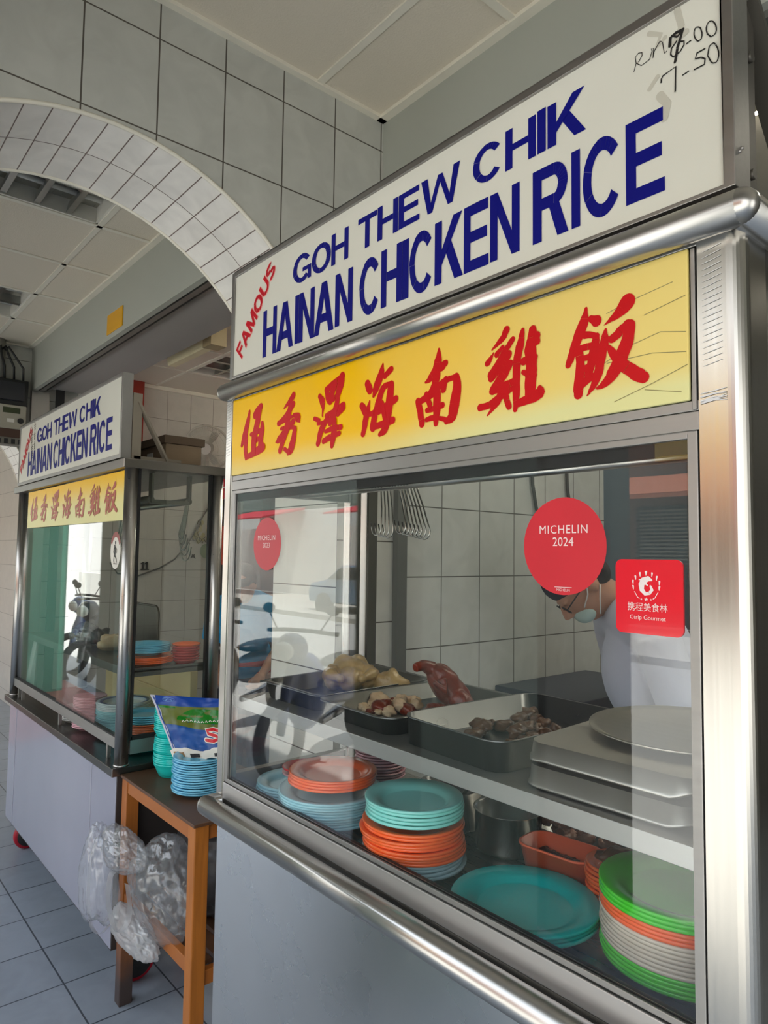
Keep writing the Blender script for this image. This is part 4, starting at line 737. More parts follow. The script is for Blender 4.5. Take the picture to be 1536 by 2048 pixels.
# -- display case, lower deck
stack('plate', ['pale blue'] * 5, (0.122, 0.128), CF, 0.082, 0.0058, 'in the pale blue stack at far left corner', 'plates in the left corner of the case')
stack('bowl', ['pink', 'red'], (0.135, 0.150), CF + 0.040, 0.050, 0.012, 'on the pale blue corner stack', 'small bowls on the corner stack', 'saucer', 'bowl')
stack('plate', ['pale blue'] * 10 , (0.275, 0.120), CF, 0.108, 0.0052, 'in the wide pale blue stack', 'plates in the wide blue and orange stack')
stack('plate', ['orange'] * 4, (0.270, 0.128), CF + 0.064, 0.092, 0.0058, 'lying on the wide pale blue stack', 'plates in the wide blue and orange stack')
stack('plate', ['grey-blue'] * 4 + ['orange'] * 9, (0.545, 0.104), CF, 0.090, 0.0055, 'in the orange stack under aqua plates', 'plates in the aqua and orange stack', jit=0.004)
stack('plate', ['aqua'] * 5, (0.548, 0.104), CF + 0.082, 0.087, 0.0062, 'in the aqua stack on orange plates', 'plates in the aqua and orange stack')
stack('platter', ['teal'] * 3, (0.779, 0.118), CF, 0.112, 0.006, 'in the low teal pile at case front', 'teal platters', sy=1.0, cat='platter')
stack('plate', ['green'] * 4 + ['beige'] * 7 + ['orange'] * 3 + ['green'] * 3, (0.993, 0.186), CF, 0.107, 0.0056, 'in the striped stack by right post', 'plates in the striped stack at the right post', jit=0.001)
stack('saucer', ['pink'] * 12, (0.150, 0.360), CF, 0.062, 0.0068, 'in the pink stack at case back', 'pink saucers at the back of the case', 'saucer', 'saucer')
stack('saucer', ['sky-blue'] * 2, (0.275, 0.315), CF, 0.047, 0.006, 'beside the pink stack in case', 'small blue saucers', 'saucer', 'saucer')
stack('plate', ['orange'] * 8, (0.850, 0.264), CF, 0.050, 0.007, 'behind the striped stack, under a chicken leg', 'orange plates behind the striped stack')
# -- left stall
SH = 1.083; CT = 0.765
stack('plate', ['orange'] * 4, (-1.105, 0.265), SH, 0.100, 0.006, 'on the left stall shelf', 'plates on the shelf of the left stall')
stack('plate', ['sky-blue'] * 5, (-1.110, 0.275), SH + 0.036, 0.082, 0.0062, 'on orange plates on the left shelf', 'plates on the shelf of the left stall')
stack('bowl', ['red'] * 6 + ['orange'], (-1.055, 0.40), SH, 0.052, 0.0095, 'in the red stack on the left shelf', 'red bowls on the shelf of the left stall', 'saucer', 'bowl')
stack('plate', ['pale blue'] * 17 + ['blue-rimmed'] * 5, (-1.360, 0.285), CT, 0.105, 0.0060, 'in the tall left-stall stack with blue-rimmed tops', 'plates in the tall stack on the left counter')
stack('saucer', ['pink'] * 21, (-1.560, 0.215), CT, 0.066, 0.0060, 'in the pink stack on the left counter', 'pink saucers on the left counter', 'saucer', 'saucer')
stack('saucer', ['white'] * 8, (-1.730, 0.215), CT, 0.066, 0.0066, 'in the white stack on the left counter', 'white saucers on the left counter', 'saucer', 'saucer')
stack('plate', ['teal'] * 4 + ['pale blue'] * 4 + ['orange'] * 5 + ['sky-blue'] * 4, (-1.125, 0.285), CT, 0.088, 0.0074, 'in the mixed stack at the left-stall corner post', 'plates in the mixed stack at the corner post')
# -- table
TT = 0.745
stack('bowl', ['turquoise'] * 15, (-0.835, 0.270), TT, 0.068, 0.0066, 'in the lower turquoise bowl stack on table', 'turquoise bowls on the wooden table', 'bowl', 'bowl')
stack('bowl', ['turquoise'] * 14, (-0.835, 0.270), TT + 15 * 0.0066 + 0.012, 0.069, 0.0066, 'in the upper turquoise bowl stack beside sack', 'turquoise bowls on the wooden table', 'bowl', 'bowl')
stack('plate', ['sky-blue'] * 15, (-0.620, 0.262), TT, 0.086, 0.0072, 'in the sky-blue stack under the rice sack', 'sky-blue plates under the rice sack', jit=0.003)
# dark blue printed band on the topmost blue-rimmed plate
t_ = MB(); t_.lathe([(0.082, 0.0137), (0.094, 0.0160), (0.094, 0.0164), (0.082, 0.0141)], 48)
for o in COL.objects:
    if o.get('label', '').startswith('topmost blue-rimmed'):
        q = t_.build('printed_band', mat('cobalt_band', (44, 60, 140), 0.3), None); q.parent = o

# ================================================================== wooden table between the stalls
M_wood = mat('varnished_wood', (170, 100, 40), 0.42, var=0.12, scale=6, bump=0.12, bscale=30)
M_wooddk = mat('worn_dark_wood', (92, 62, 42), 0.5, var=0.14, scale=8, bump=0.12, bscale=24)
def wood(name, base, dark, zdark=None):
    T = NT(name); p = T.n('BsdfPrincipled'); T.l(p.outputs[0], T.out.inputs[0]); tc = T.n('TexCoord'); mp = T.n('Mapping'); mp.inputs['Scale'].default_value = (28, 28, 2.5)
    T.l(tc.outputs['Object'], mp.inputs[0]); nz = T.n('TexNoise'); nz.inputs['Scale'].default_value = 2.2; nz.inputs['Detail'].default_value = 6; nz.inputs['Distortion'].default_value = 0.8; T.l(mp.outputs[0], nz.inputs['Vector'])
    c = mixrgb(T, nz.outputs[0], tuple(x * .62 for x in srgb(*base)[:3]) + (1,), tuple(min(1, x * 1.3) for x in srgb(*base)[:3]) + (1,))
    if zdark:      # scuffed, water-stained lower end of the leg
        sp = T.n('SeparateXYZ'); T.l(tc.outputs['Object'], sp.inputs[0]); r = T.n('MapRange', interpolation_type='SMOOTHSTEP'); r.inputs[1].default_value = zdark[1]; r.inputs[2].default_value = zdark[0]
        ns = T.n('TexNoise'); ns.inputs['Scale'].default_value = 14; T.l(tc.outputs['Object'], ns.inputs['Vector']); ad = T.n('Math', operation='MULTIPLY_ADD'); ad.inputs[1].default_value = 0.16; T.l(ns.outputs[0], ad.inputs[0]); T.l(sp.outputs[2], ad.inputs[2])
        T.l(ad.outputs[0], r.inputs[0]); c = mixrgb(T, r.outputs[0], c, srgb(*dark))
    T.l(c, p.inputs['Base Color']); p.inputs['Roughness'].default_value = 0.4; return T.m
M_leg = wood('leg_wood', (176, 106, 40), (70, 56, 50)); M_legw = wood('worn_leg_wood', (168, 98, 38), (66, 54, 50), (0.12, 0.42))
tb = thing('wooden_table', 'narrow wooden table with dark worn top between the two stalls', 'table', (-0.66, 0.30, 0))
b = MB(); b.box(-0.945, -0.372, 0.128, 0.50, 0.735, 0.745); b.build('tabletop', M_wooddk, tb, 0.002)
for x, y, m_ in ((-0.921, 0.156, M_legw), (-0.400, 0.156, M_leg), (-0.921, 0.474, M_legw), (-0.400, 0.474, M_leg)):
    b = MB(); b.box(x - 0.022, x + 0.022, y - 0.022, y + 0.022, 0, 0.735); b.build('leg', m_, tb, 0.003)
for y in (0.150, 0.480):
    b = MB(); b.box(-0.899, -0.422, y - 0.012, y + 0.012, 0.690, 0.735); b.build('apron', M_wood, tb, 0.002)
    b = MB(); b.box(-0.899, -0.422, y - 0.012, y + 0.012, 0.325, 0.365); b.build('stretcher', M_wood, tb, 0.002)
for x in (-0.921, -0.400):
    b = MB(); b.box(x - 0.012, x + 0.012, 0.178, 0.452, 0.690, 0.735); b.build('apron', M_wood, tb, 0.002)
    b = MB(); b.box(x - 0.012, x + 0.012, 0.178, 0.452, 0.29, 0.33); b.build('stretcher', M_wood, tb, 0.002)
b = MB()
for k in range(5): b.box(-0.905, -0.415, 0.17 + k * 0.058, 0.215 + k * 0.058, 0.330, 0.342)
b.build('lower_shelf', M_wooddk, tb)

# rice sack leaning on the stacks
P00, P10, P01, P11 = Vector((-0.695, 0.206, 0.853)), Vector((-0.535, 0.322, 0.874)), Vector((-0.852, 0.186, 1.020)), Vector((-0.650, 0.345, 1.020))
nrm = ((P10 - P00).cross(P01 - P00)).normalized()
if nrm.y > 0: nrm = -nrm
def sack_pt(u, v, d=0.0):
    p = P00.lerp(P10, u).lerp(P01.lerp(P11, u), v)
    w = 0.006 * noise.noise(Vector((u * 4, v * 4, 1.3))) + 0.003 * noise.noise(Vector((u * 11, v * 13, 4.3)))
    return p + nrm * (w + d)
rk = thing('rice_sack', 'folded blue and green printed rice sack leaning on the plate stacks', 'sack', P00)
def patch(fn_u0, fn_u1, v0, v1, d, n=16, m=10):
    mb = MB(); vs = []
    for j in range(m + 1):
        v = v0 + (v1 - v0) * j / m
        a, c = fn_u0(v), fn_u1(v)
        for i in range(n + 1): vs.append(sack_pt(a + (c - a) * i / n, v, d))
    return mb.add(vs, [(j * (n + 1) + i, j * (n + 1) + i + 1, (j + 1) * (n + 1) + i + 1, (j + 1) * (n + 1) + i) for j in range(m) for i in range(n)], True)
def vpatch(f0, f1, u0, u1, d, n=24, m=6):
    mb = MB(); vs = []
    for j in range(m + 1):
        for i in range(n + 1):
            u = u0 + (u1 - u0) * i / n; vs.append(sack_pt(u, f0(u) + (f1(u) - f0(u)) * j / m, d))
    return mb.add(vs, [(j * (n + 1) + i, j * (n + 1) + i + 1, (j + 1) * (n + 1) + i + 1, (j + 1) * (n + 1) + i) for j in range(m) for i in range(n)], True)
K0 = lambda v: 0.0
K1 = lambda v: 1.0
M_sblue = mat('sack_blue', (14, 76, 150), 0.28, var=0.12, scale=30); M_snavy = mat('sack_navy', (10, 62, 150), 0.28); M_sgreen = mat('sack_green', (24, 120, 28), 0.25, var=0.2, scale=30)
M_sochre = mat('sack_ochre', (98, 108, 36), 0.3, var=0.15, scale=40); M_swhite = mat('sack_white', (226, 222, 210), 0.45, var=0.06, scale=40); M_sred = mat('sack_red', (206, 30, 40), 0.3); M_sedge = mat('sack_edge', (196, 196, 206), 0.4)
mb = patch(K0, K1, 0.0, 1.0, 0.0, 26, 26)
k_ = len(mb.v); mb.v += [Vector(v) - nrm * 0.030 for v in mb.v]; mb.f += [tuple(k_ + i for i in reversed(f)) for f in mb.f]; mb.s += [True] * (len(mb.f) - len(mb.s))
n1 = 27
rim = [i for i in range(n1)] + [j * n1 + n1 - 1 for j in range(1, n1)] + [26 * n1 + i for i in range(n1 - 2, -1, -1)] + [j * n1 for j in range(n1 - 2, 0, -1)]
for a, c in zip(rim, rim[1:] + rim[:1]): mb.f.append((a, c, c + k_, a + k_)); mb.s.append(False)
mb.build('sack_body', M_sblue, rk)
vpatch(lambda u: 0.86 - 0.03 * math.sin(u * 3), lambda u: 0.998, 0.04, 1.0, 0.0006).build('navy_band', M_snavy, rk)
vpatch(lambda u: 0.47 + 0.05 * math.sin(u * 5 + 1.2) - 0.02, lambda u: 0.84 - 0.03 * math.sin(u * 3), 0.03, 1.0, 0.0008).build('ochre_band', M_sochre, rk)
vpatch(lambda u: 0.58 - 0.07 * math.sin(min(1, max(0, (u - 0.27) / 0.5)) * PI / 2) , lambda u: 0.62 + 0.155 * math.sin(min(1, max(0, (u - 0.27) / 0.35)) * PI / 2), 0.27, 1.0, 0.0012).build('green_field', M_sgreen, rk)
vpatch(lambda u: 0.78, lambda u: 0.83 - 0.03 * math.sin(u * 3), 0.03, 0.30, 0.0012, 8, 3).build('green_field', M_sgreen, rk)
patch(lambda v: 0.0, lambda v: 0.055 + 0.01 * math.sin(v * 20), 0.0, 1.0, 0.0014, 3, 26).build('seam_edge', M_sedge, rk)
patch(lambda v: 0.030, lambda v: 0.048, 0.1, 0.98, 0.0018, 1, 20).build('seam_print', M_snavy, rk)
vpatch(lambda u: -0.09 - 0.02 * math.sin(u * 17), lambda u: 0.075 + 0.030 * math.sin(u * 9) + 0.025 * noise.noise(Vector((u * 9, 2, 3))), -0.03, 1.0, 0.0022).build('torn_edge', M_swhite, rk)
def sack_curve(name, pts, w, m, d=0.0026):
    mb = MB(); ribbon(mb, [(a, c, w if not isinstance(w, list) else w[i]) for i, (a, c) in enumerate(pts)], lambda a, c: tuple(sack_pt(a, c, d)))
    stagger(mb).build(name, m, rk)
S_ = [(0.90, 0.385), (0.80, 0.415), (0.70, 0.395), (0.71, 0.335), (0.83, 0.295), (0.86, 0.24), (0.76, 0.205), (0.65, 0.225)]
sack_curve('logo_outline', S_, 0.095, M_swhite, 0.0024); sack_curve('logo', S_, 0.060, M_sred, 0.0032)
sack_curve('logo_outline', [(0.94, 0.40), (0.92, 0.24), (1.0, 0.22)], 0.085, M_swhite, 0.0024); sack_curve('logo', [(0.95, 0.39), (0.93, 0.26), (1.0, 0.24)], 0.05, M_sred, 0.0032)
mb = MB(); rs = random.Random(2)
for k in range(11):
    u = 0.34 + k * 0.06
    ribbon(mb, [(u, 0.545 + 0.015 * math.sin(k), 0.012), (u + 0.02, 0.575 + 0.012 * math.sin(k), 0.012), (u + 0.032, 0.545 + 0.015 * math.sin(k), 0.012)], lambda a, c: tuple(sack_pt(a, c, 0.003)))
stagger(mb).build('lettering', M_swhite, rk)
mb = MB(); ribbon(mb, [(0.24 + 0.09 * math.cos(t * PI / 8), 0.93 + 0.035 * math.sin(t * PI / 8), 0.007) for t in range(17)], lambda a, c: tuple(sack_pt(a, c, 0.0016)))
ribbon(mb, [(0.19, 0.915, 0.01), (0.24, 0.945, 0.012), (0.29, 0.915, 0.01)], lambda a, c: tuple(sack_pt(a, c, 0.0016))); stagger(mb).build('emblem', mat('sack_lightblue', (96, 150, 210), 0.3), rk)
vpatch(lambda u: -0.06, lambda u: 0.035 + 0.01 * math.sin(u * 30), 0.02, 0.20, 0.0034, 8, 3).build('stain', mat('brown_stain', (150, 112, 66), 0.5), rk)
for a, c in ((0.30, 0.46), (0.72, 0.80)): vpatch(lambda u: -0.06, lambda u: 0.0, a, c, 0.0036, 6, 3).build('print_block', M_rubber, rk)

# ================================================================== plastic bags under and beside the table
def film(name, col=(0.9, 0.92, 0.95), clear=0.62):
    T = NT(name); tr = T.n('BsdfTransparent'); tr.inputs[0].default_value = (0.95, 0.96, 0.97, 1); df = T.n('BsdfTranslucent'); df.inputs[0].default_value = (*col, 1)
    d2 = T.n('BsdfDiffuse'); d2.inputs[0].default_value = (*col, 1); gl = T.n('BsdfGlossy'); gl.inputs['Roughness'].default_value = 0.16
    m0 = T.n('MixShader'); m0.inputs[0].default_value = 0.6; T.l(df.outputs[0], m0.inputs[1]); T.l(d2.outputs[0], m0.inputs[2])
    m1 = T.n('MixShader'); m1.inputs[0].default_value = 1 - clear; T.l(tr.outputs[0], m1.inputs[1]); T.l(m0.outputs[0], m1.inputs[2])
    lw = T.n('LayerWeight'); lw.inputs[0].default_value = 0.35; m2 = T.n('MixShader'); r = T.n('MapRange'); r.inputs[3].default_value = 0.05; r.inputs[4].default_value = 0.30
    T.l(lw.outputs['Facing'], r.inputs[0]); T.l(r.outputs[0], m2.inputs[0]); T.l(m1.outputs[0], m2.inputs[1]); T.l(gl.outputs[0], m2.inputs[2])
    T.l(m2.outputs[0], T.out.inputs[0]); return T.m
M_film = film('clear_film', (0.9, 0.92, 0.95), 0.84); M_film2 = film('milky_film', (0.86, 0.87, 0.88), 0.55)
def crumple(mb, c, rx, ry, rz, seed, n=72, m=48, amp=0.22, top=0.0):
    vs = []; fs = []
    for i in range(m + 1):
        th = PI * (top + (1 - top) * i / m)
        for j in range(n):
            ph = 2 * PI * j / n; v = Vector((math.sin(th) * math.cos(ph), math.sin(th) * math.sin(ph), math.cos(th)))
            k = 1 + amp * (noise.noise(v * 1.3 + Vector((seed, 0, 0))) + 0.6 * (0.5 - abs(noise.noise(v * 3.1 + Vector((0, seed, 0))))) + 0.35 * (0.4 - abs(noise.noise(v * 7.3 + Vector((0, 0, seed))))))
            vs.append(Vector(c) + Vector((v.x * rx, v.y * ry, v.z * rz)) * k)
    for i in range(m):
        for j in range(n): a, b2 = i * n + j, i * n + (j + 1) % n; fs.append((a, a + n, b2 + n, b2))
    return mb.add(vs, fs, True)
pb = thing('plastic_bag', 'clear crumpled carrier bag hanging under the wooden table by the left leg', 'bag', (-0.8, 0.12, 0.4))
b = MB(); crumple(b, (-0.635, 0.165, 0.475), 0.155, 0.085, 0.125, 3.7, amp=0.30); b.build('bag_body', M_film, pb)
b = MB(); crumple(b, (-0.940, 0.070, 0.425), 0.085, 0.050, 0.150, 9.1, amp=0.34); b.build('bag_flap', M_film, pb)
b = MB(); crumple(b, (-0.790, 0.085, 0.56), 0.13, 0.045, 0.055, 5.3, amp=0.36); b.build('bag_flap', M_film, pb)
b = MB(); crumple(b, (-0.70, 0.10, 0.335), 0.14, 0.04, 0.045, 6.3, amp=0.36); b.build('bag_flap', M_film2, pb)
def strap(mb, pts, w, upv):
    P = [Vector(p) for p in pts]; out = []
    for it in range(3):
        Q = [P[0]]
        for a, c in zip(P, P[1:]): Q += [a.lerp(c, .25), a.lerp(c, .75)]
        P = Q + [P[-1]]
    U = Vector(upv); n = len(P)
    vs = [p + U * w / 2 * (1 + .4 * noise.noise(p * 30)) for p in P] + [p - U * w / 2 * (1 + .4 * noise.noise(p * 25)) for p in P]
    mb.add(vs, [(i, i + 1, n + i + 1, n + i) for i in range(n - 1)], True)
b = MB(); strap(b, [(-0.70, 0.07, 0.53), (-0.80, 0.05, 0.50), (-0.80, 0.05, 0.38), (-0.70, 0.05, 0.33), (-0.63, 0.06, 0.42), (-0.67, 0.06, 0.50)], 0.040, (0.3, -0.5, 0.4)); b.build('handle', M_film2, pb)
b = MB(); strap(b, [(-0.98, 0.07, 0.54), (-1.02, 0.06, 0.42), (-0.98, 0.05, 0.28), (-0.88, 0.05, 0.26), (-0.80, 0.06, 0.33)], 0.05, (0.5, -0.4, 0.3)); b.build('handle', M_film2, pb)
b = MB(); crumple(b, (-0.67, 0.335, 0.51), 0.185, 0.105, 0.165, 2.2, amp=0.16)
tag(b.build('bin_bag', mat('dark_bag', (58, 56, 56), 0.38, var=0.1), None, at=(-0.67, 0.335, 0.345)), 'dark grey full bag sitting on the lower shelf of the wooden table', 'bag')
COL.objects[-1].location = (0, 0, 0) if False else COL.objects[-1].location

# ================================================================== trays, food, pots in the display case
M_tray = metal('tray_alu', (120, 122, 122), 0.28, (8, 8, 8), 0.14, bump=0.15)
M_trayw = metal('tray_worn', (214, 212, 206), 0.36, (8, 8, 8), 0.12, bump=0.2)
def pan(c, w, d, z0, h, rot, label, group, m, flare=0.012, lip=0.010, wav=0.0, seed=0, tilt=0.0, inv=False):
    def loop(w_, d_, r, z):
        return [(a, e, z) for a, e in rrect(-w_ / 2, w_ / 2, -d_ / 2, d_ / 2, r, 7)]
    L = [loop(w - 2 * flare, d - 2 * flare, .028, 0), loop(w, d, .034, h), loop(w + 2 * lip, d + 2 * lip, .040, h + .001), loop(w + 2 * lip, d + 2 * lip, .040, h + .004), loop(w - .003, d - .003, .033, h + .003), loop(w - 2 * flare - .003, d - 2 * flare - .003, .027, .003)]
    R = Matrix.Rotation(rot, 3, 'Z') @ Matrix.Rotation(tilt, 3, 'X'); k = len(L[0]); vs = []
    for q, lp in enumerate(L):
        for (x, y, z) in lp:
            if inv: z = h + .004 - z
            if wav and (q in (1, 2, 3, 4)):
                t = noise.noise(Vector((x * 16 + seed, y * 16, seed))); z += wav * t; s = 1 + wav * 1.2 * noise.noise(Vector((x * 12, y * 12 + seed, 5))); x *= s; y *= s
            vs.append(R @ Vector((x, y, z)) + Vector((c[0], c[1], z0)))
    fs = [tuple(reversed(range(k)))]
    for q in range(len(L) - 1): fs += [(q * k + i, q * k + (i + 1) % k, (q + 1) * k + (i + 1) % k, (q + 1) * k + i) for i in range(k)]
    fs.append(tuple((len(L) - 1) * k + i for i in range(k)))
    mb = MB(); mb.add(vs, fs, True)
    o = mb.build('food_tray', m, None, at=(c[0], c[1], z0)); 
    for f in o.data.polygons:
        if len(f.vertices) > 4: f.use_smooth = False
    return tag(o, label, 'tray', group)
SHZ = 1.1765; GT = 'aluminium trays on the case shelf'
pan((0.172, 0.235), 0.225, 0.33, SHZ, 0.034, 0.02, 'aluminium tray holding the whole pale poached chicken', GT, M_tray, wav=0.010, seed=3)
pan((0.418, 0.235), 0.225, 0.34, SHZ, 0.032, -0.03, 'aluminium tray holding the brown roast chicken', GT, M_tray, wav=0.003, seed=1)
pan((0.672, 0.235), 0.235, 0.345, SHZ, 0.044, -0.05, 'deep aluminium tray of small brown chicken pieces', GT, M_tray, wav=0.0, flare=0.003, lip=0.003)
pan((0.945, 0.225), 0.255, 0.335, SHZ + 0.004, 0.022, 0.02, 'lower of two buckled upturned trays at the right end of shelf', GT, M_trayw, wav=0.022, seed=6, flare=0.004, lip=0.003, inv=True)
pan((0.940, 0.235), 0.255, 0.335, SHZ + 0.036, 0.022, 0.04, 'upper of two buckled upturned trays at the right end of shelf', GT, M_trayw, wav=0.022, seed=11, flare=0.004, lip=0.003, tilt=0.01, inv=True)
b = MB(); b.lathe([(0, 0.004), (0.125, 0.004), (0.138, 0.008), (0.138, 0.011), (0.125, 0.008), (0, 0.007)], 48, (0.965, 0.262, 1.243), R=Matrix.Rotation(0.02, 3, 'X'))
tag(b.build('round_lid', metal('lid_steel', (206, 202, 190), 0.3), None, at=(0.965, 0.262, 1.243)), 'round flat metal lid lying on the buckled trays', 'lid')

def meat(name, col, rough=0.32, col2=None):
    T = NT(name); p = T.n('BsdfPrincipled'); T.l(p.outputs[0], T.out.inputs[0]); tc = T.n('TexCoord')
    nz = T.n('TexNoise'); nz.inputs['Scale'].default_value = 22; nz.inputs['Detail'].default_value = 6; T.l(tc.outputs['Object'], nz.inputs['Vector'])
    cr = T.n('ValToRGB'); cr.color_ramp.elements[0].position = .3; cr.color_ramp.elements[1].position = .7; cr.color_ramp.elements[0].color = srgb(*(col2 or [x * .75 for x in col])); cr.color_ramp.elements[1].color = srgb(*col)
    T.l(nz.outputs[0], cr.inputs[0]); T.l(cr.outputs[0], p.inputs['Base Color']); p.inputs['Roughness'].default_value = rough
    p.inputs['Subsurface Weight'].default_value = 0.10; p.inputs['Subsurface Radius'].default_value = (0.008, 0.004, 0.002)
    n2 = T.n('TexVoronoi'); n2.inputs['Scale'].default_value = 260; T.l(tc.outputs['Object'], n2.inputs['Vector']); b = T.n('Bump'); b.inputs['Strength'].default_value = 0.25; b.inputs['Distance'].default_value = 0.001; T.l(n2.outputs[0], b.inputs['Height']); T.l(b.outputs[0], p.inputs['Normal'])
    return T.m
M_pale = meat('poached_skin', (198, 172, 120), 0.3, (170, 140, 92)); M_roast = meat('roast_skin', (138, 42, 6), 0.3, (84, 18, 2)); M_flesh = meat('chicken_flesh', (224, 200, 164), 0.45, (196, 160, 120)); M_piece = meat('brown_piece', (124, 86, 56), 0.35, (66, 42, 28)); M_liver = meat('dark_liver', (84, 56, 48), 0.3, (46, 30, 28)); M_minced = meat('pinkish_meat', (176, 134, 114), 0.4, (120, 84, 70))
def remesh(o, vox, sm=4):
    r = o.modifiers.new('remesh', 'REMESH'); r.mode = 'VOXEL'; r.voxel_size = vox; r.use_smooth_shade = True
    s = o.modifiers.new('smooth', 'SMOOTH'); s.factor = 0.5; s.iterations = sm; return o
def chicken(c, yaw_, m, label, s=1.0, pitch_=0.0):
    R = Matrix.Rotation(yaw_, 3, 'Z') @ Matrix.Rotation(pitch_, 3, 'Y'); b = MB()
    P = lambda x, y, z: R @ Vector((x * s, y * s, z * s)) + Vector(c)
    def e(x, y, z, a, d, f, seed=0): b.ball(P(x, y, z), a * s, d * s, f * s, 20, 12, R=R, jit=0.10, seed=seed)
    e(0, 0, .042, .080, .052, .042, 1); e(.030, .018, .058, .050, .030, .030, 2); e(.030, -.018, .058, .050, .030, .030, 3); e(-.062, 0, .040, .036, .034, .030, 4)
    for q in (1, -1):
        e(-.045, q * .045, .040, .042, .024, .032, 5 + q); b.tube([P(-.035, q * .055, .045), P(-.080, q * .050, .055), P(-.105, q * .028, .048)], [.020 * s, .015 * s, .009 * s], 12); b.ball(P(-.108, q * .026, .048), .011 * s)
        b.tube([P(.045, q * .048, .050), P(.020, q * .066, .034), P(.060, q * .064, .030)], [.014 * s, .012 * s, .007 * s], 10)
    b.tube([P(.075, 0, .050), P(.105, .012, .040), P(.120, .03, .020)], [.024 * s, .017 * s, .013 * s], 12)
    return tag(remesh(b.build('chicken', m, None), 0.0035 * s, 3), label, 'chicken')
chicken((0.150, 0.265, SHZ + 0.004), 2.5, M_pale, 'whole pale poached chicken lying in the leftmost tray of the case', 0.92)
chicken((0.432, 0.280, SHZ + 0.026), 0.9 + PI, M_roast, 'shiny brown roast chicken propped up in the second tray', 0.72, -0.75)
def piece(c, r, m, label, group, seed, name='chicken_piece', sq=(1, .8, .6)):
    rs = random.Random(seed); b = MB(); R = Matrix.Rotation(rs.uniform(0, 6), 3, 'Z') @ Matrix.Rotation(rs.uniform(-.4, .4), 3, 'X')
    b.ball((c[0], c[1], c[2] + r * sq[2] * 0.9), r * sq[0], r * sq[1], r * sq[2], 18, 11, R=R, jit=0.55, seed=seed)
    return tag(b.build(name, m, None, at=c), label, 'chicken piece', group)
rs = random.Random(11)
piece((0.255, 0.300, SHZ + 0.004), 0.030, M_pale, 'pale chicken half beside the poached chicken', None, 31, 'chicken_half', (1.25, 1.1, 1.0))
PLACE = [(0.335, 0.20, .026, M_flesh), (0.375, 0.175, .022, M_roast), (0.390, 0.215, .024, M_flesh), (0.350, 0.25, .020, M_flesh), (0.425, 0.20, .020, M_roast), (0.330, 0.16, .012, M_flesh), (0.352, 0.15, .011, M_flesh), (0.372, 0.145, .010, M_roast), (0.47, 0.235, .024, M_roast), (0.345, 0.185, .016, M_flesh), (0.362, 0.205, .018, M_flesh), (0.405, 0.165, .016, M_flesh), (0.318, 0.19, .011, M_flesh), (0.40, 0.24, .020, M_flesh), (0.365, 0.27, .018, M_flesh), (0.338, 0.225, .014, M_roast), (0.385, 0.155, .010, M_flesh)]
for i, (x, y, r, m_) in enumerate(PLACE):
    piece((x, y, SHZ + 0.004), r, m_, ('chopped pale chicken meat' if m_ is M_flesh else 'chopped brown-skinned chicken') + ' in front of the roast chicken', 'chopped pale pieces by the roast chicken' if m_ is M_flesh else 'chopped brown pieces by the roast chicken', 50 + i)
for i in range(22):
    x = 0.590 + 0.165 * rs.random(); y = 0.14 + 0.23 * rs.random()
    piece((x, y, SHZ + 0.004), rs.uniform(.012, .022), M_piece, 'small brown chicken piece in the deep aluminium tray', 'brown pieces in the deep tray', 100 + i)
# pots, tub, heap at the back
M_pot = metal('pot_steel', (150, 150, 148), 0.2, (1, 1, 40), 0.1)
def pot(c, R, z1, label):
    b = MB(); h = z1 - CF; b.lathe([(0, .002), (R * .93, .002), (R * .97, .008), (R * .97, h - .004), (R * 1.03, h - .001), (R * 1.03, h), (R * .95, h - .002), (R * .94, .010), (0, .010)], 40, (c[0], c[1], CF))
    return tag(b.build('cooking_pot', M_pot, None, at=(c[0], c[1], CF)), label, 'pot', 'steel pots in the case')
pot((0.452, 0.302), 0.068, 1.035, 'steel pot with a ladle handle, behind the aqua plates'); pot((0.602, 0.296), 0.064, 1.030, 'steel pot beside the orange tub')
b = MB(); b.tube([(0.455, 0.305, 0.97), (0.49, 0.30, 1.03), (0.525, 0.298, 1.065)], 0.004, 8); b.ball((0.452, 0.305, 0.972), 0.022, 0.022, 0.010)
tag(b.build('ladle', M_pot, None, at=(0.455, 0.305, 0.967)), 'steel ladle standing in the rear pot', 'ladle')
ctr = Vector((0.738, 0.268)); R2 = Matrix.Rotation(0.10, 2)
def tub_loop(w, d, r, z): return [(*(R2 @ Vector((a, e)) + ctr), z) for a, e in rrect(-w / 2, w / 2, -d / 2, d / 2, r, 6)]
LL = [tub_loop(.112, .060, .020, CF + .001), tub_loop(.132, .080, .026, 1.006), tub_loop(.136, .084, .027, 1.006), tub_loop(.136, .084, .027, 1.009), tub_loop(.128, .076, .025, 1.009), tub_loop(.108, .056, .018, CF + .005)]
k = len(LL[0]); b = MB(); b.add([v for lp in LL for v in lp], [tuple(reversed(range(k)))] + [(q * k + i, q * k + (i + 1) % k, (q + 1) * k + (i + 1) % k, (q + 1) * k + i) for q in range(5) for i in range(k)] + [tuple(5 * k + i for i in range(k))], True)
tubo = tag(b.build('plastic_tub', mat('orange_plastic', (255, 118, 78), 0.35, var=0.03), None, at=(ctr.x, ctr.y, CF)), 'orange oblong plastic tub of dark offal in the case', 'tub')
for i in range(9): piece((ctr.x + (i % 5 - 2) * .019, ctr.y + (i // 5 - .5) * .022, CF + .020), .014, M_liver, 'dark cooked offal piece in the orange tub', 'offal pieces in the orange tub', 200 + i, 'offal_piece')
piece((0.848, 0.262, CF + 0.058), .022, M_piece, 'chicken leg lying on the small orange plates', None, 230, 'roast_drumstick', (1.4, .7, .7))
pan((0.70, 0.392), 0.20, 0.085, CF, 0.03, 0.0, 'long steel tray of pinkish meat at the case back', 'trays on the case floor', M_tray)
